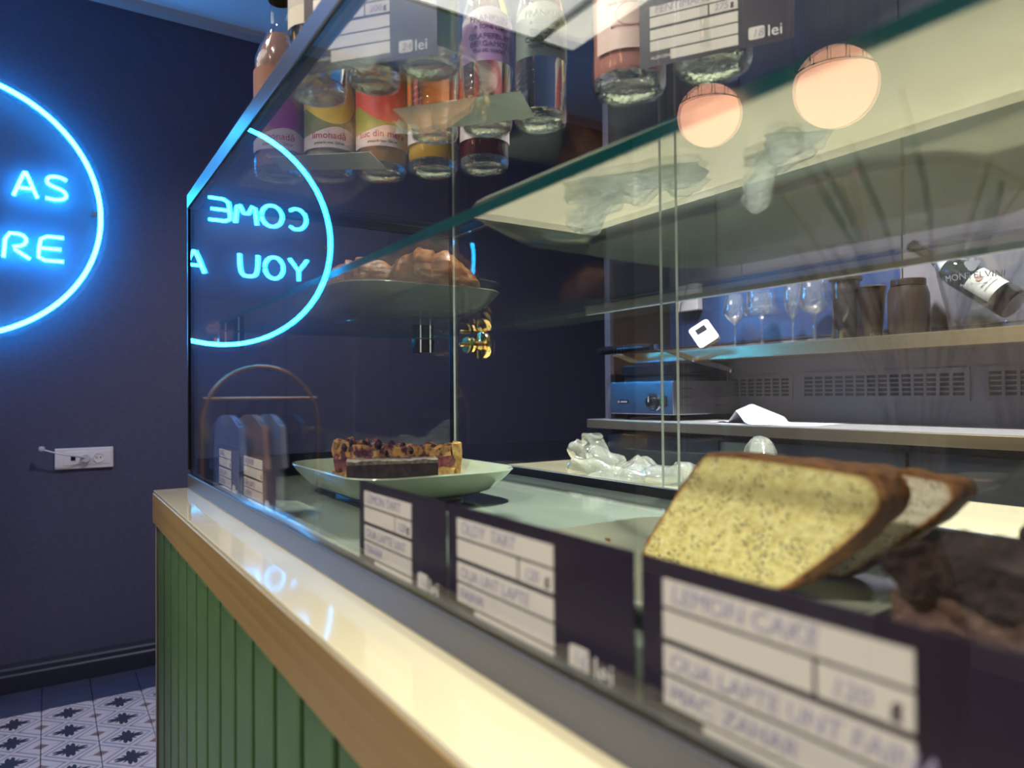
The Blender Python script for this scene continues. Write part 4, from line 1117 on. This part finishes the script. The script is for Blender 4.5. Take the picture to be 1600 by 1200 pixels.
# ------------------------------------------------------------------ pendants on the customers' side
M_rib = thin('ribbed_clear_glass', (.90, .90, .90), .08, rough=.03, power=3)
def pendant(x, y, z, label):
    t = empty('globe_pendant', (x, y, CZ), 0, label, 'pendant lamp', 'globe pendants over the customers')
    d = z - CZ
    b = NB(); lathe(b, [(0, -.061)] + [(.061*math.cos(R(a)), .061*math.sin(R(a))) for a in range(-80, 81, 8)] + [(0, .061)], 40, (0, 0, d)); obj('globe', b, M_globe, t, True)
    b = NB()
    tube(b, [(.062*math.cos(R(a)), .062*math.sin(R(a)), d + .018) for a in range(0, 360, 9)], .0012, 6, closed=True)
    for a in range(0, 360, 24):
        ca, sa = math.cos(R(a)), math.sin(R(a)); box(b, .0615*ca-.0007, .0615*ca+.0007, .0615*sa-.0007, .0615*sa+.0007, d+.018, d+.30)
    obj('ribs', b, M_brown, t)
    b = NB(); lathe(b, [(.064, d+.018), (.064, d+.30), (.062, d+.30), (.062, d+.018), (.064, d+.018)], 40); obj('glass_cylinder', b, M_rib, t, True)
    b = NB(); lathe(b, [(0, d+.345), (.03, d+.34), (.065, d+.315), (.067, d+.30), (0, d+.30)], 32); obj('socket_cap', b, M_brass, t, True)
    b = NB(); tube(b, [(0, 0, d+.34), (0, 0, 0)], .003, 8); obj('cord', b, M_black, t)
    b = NB(); lathe(b, [(0, -.03), (.05, -.028), (.055, 0), (0, 0)], 28); obj('ceiling_rose', b, M_brass, t, True)
pendant(-.692, .643, 1.676, 'nearer opal globe pendant, larger one mirrored in the front glass')
pendant(-.778, .970, 1.759, 'second opal globe pendant, smaller one mirrored in the front glass')
pendant(-1.35, .30, 1.72, 'opal globe pendant hanging nearer the opposite wall')
pendant(-1.10, -.15, 1.80, 'opal globe pendant behind the camera on the customers side')
pendant(-1.75, .05, 1.76, 'outermost opal globe pendant close to the opposite wall')

# ------------------------------------------------------------------ arched garment rack by the far wall (seen mirrored)
t = empty('garment_rack', (-.50, 3.42, 0), 0, 'gold arched clothes rack by the navy wall, seen mirrored in the case', 'clothes rack')
M_rose = mat('rose_gold_tube', (.62, .38, .24), .3, .9)
b = NB(); pts = [(-.262, 0, .03), (-.262, 0, 1.06)] + [(.262*-math.cos(R(a)), 0, 1.07 + .27*math.sin(R(a))) for a in range(5, 176, 10)] + [(.262, 0, 1.06), (.262, 0, .03)]
tube(b, pts, .010, 10); obj('arch_tube', b, M_rose, t, True)
b = NB(); tube(b, [(-.255, 0, 1.19), (.255, 0, 1.19)], .009, 10); obj('hanging_rail', b, M_rose, t, True)
b = NB(); box(b, -.30, -.22, -.10, .10, 0, .03, bev=.004); obj('foot', b, M_rose, t)
b = NB(); box(b, .22, .30, -.10, .10, 0, .03, bev=.004); obj('foot', b, M_rose, t)
cols = [((.30, .38, .60), 'pale blue'), ((.62, .36, .26), 'salmon'), ((.50, .52, .60), 'white'), ((.04, .04, .06), 'black')]
for i, (cx, (cc, nm)) in enumerate(zip((.15, .05, -.03, -.13), cols)):
    g = empty('hanging_shirt', (-.50 + cx, 3.42, 1.17), R(70), nm + ' shirt on a black hanger on the arched rack', 'shirt', 'shirts on the arched rack')
    b = NB(); tube(b, smoothpts([(0, 0, .022), (.012, 0, .014), (0, 0, -.01), (0, 0, -.04), ], 1), .002, 6); tube(b, [(-.10, 0, -.10), (0, 0, -.04), (.10, 0, -.10)], .005, 8); obj('hanger', b, M_black, g)
    out = [(-.03, -.055), (.03, -.055), (.06, -.07), (.11, -.11), (.13, -.30), (.10, -.31), (.095, -.20), (.10, -.48), (-.10, -.48), (-.095, -.20), (-.10, -.31), (-.13, -.30), (-.11, -.11), (-.06, -.07)]
    b = NB(); prism(b, out, 'Y', -.014, .014); obj('cloth', b, mat(nm + ' cotton', cc, .85), g)

# tall vase of dry branches on the customers' side (seen mirrored)
t = empty('branch_vase', (-2.2, 1.3, 0), 0, 'tall floor vase of dry branches, mirrored faintly in the shelf glass', 'vase')
b = NB(); lathe(b, [(0, 0), (.11, 0), (.14, .1), (.15, .35), (.10, .6), (.06, .72), (.07, .78), (.06, .78), (.05, .72), (0, .70)], 32); obj('vase_body', b, mat('terracotta_glaze', (.30, .14, .10), .5), t, True)
for k in range(22):
    a = random.uniform(0, 6.28); l = random.uniform(.9, 1.45); s = random.uniform(.12, .42)
    b = NB(); P_ = [(0.03*math.cos(a), .03*math.sin(a), .70), (s*.35*math.cos(a), s*.35*math.sin(a), .70+l*.4), (s*math.cos(a), s*math.sin(a), .70+l*.75), (s*1.7*math.cos(a+.2), s*1.7*math.sin(a+.2), .70+l)]
    P_ = smoothpts(P_, 2); tube(b, P_, [.006 - .004*i/len(P_) if i < len(P_)*.6 else .010 for i in range(len(P_))], 6)
    obj('branch', b, mat('dry_branch', (.42, .25, .16), .8) if k == 0 else bpy.data.materials['dry_branch'], t, True)
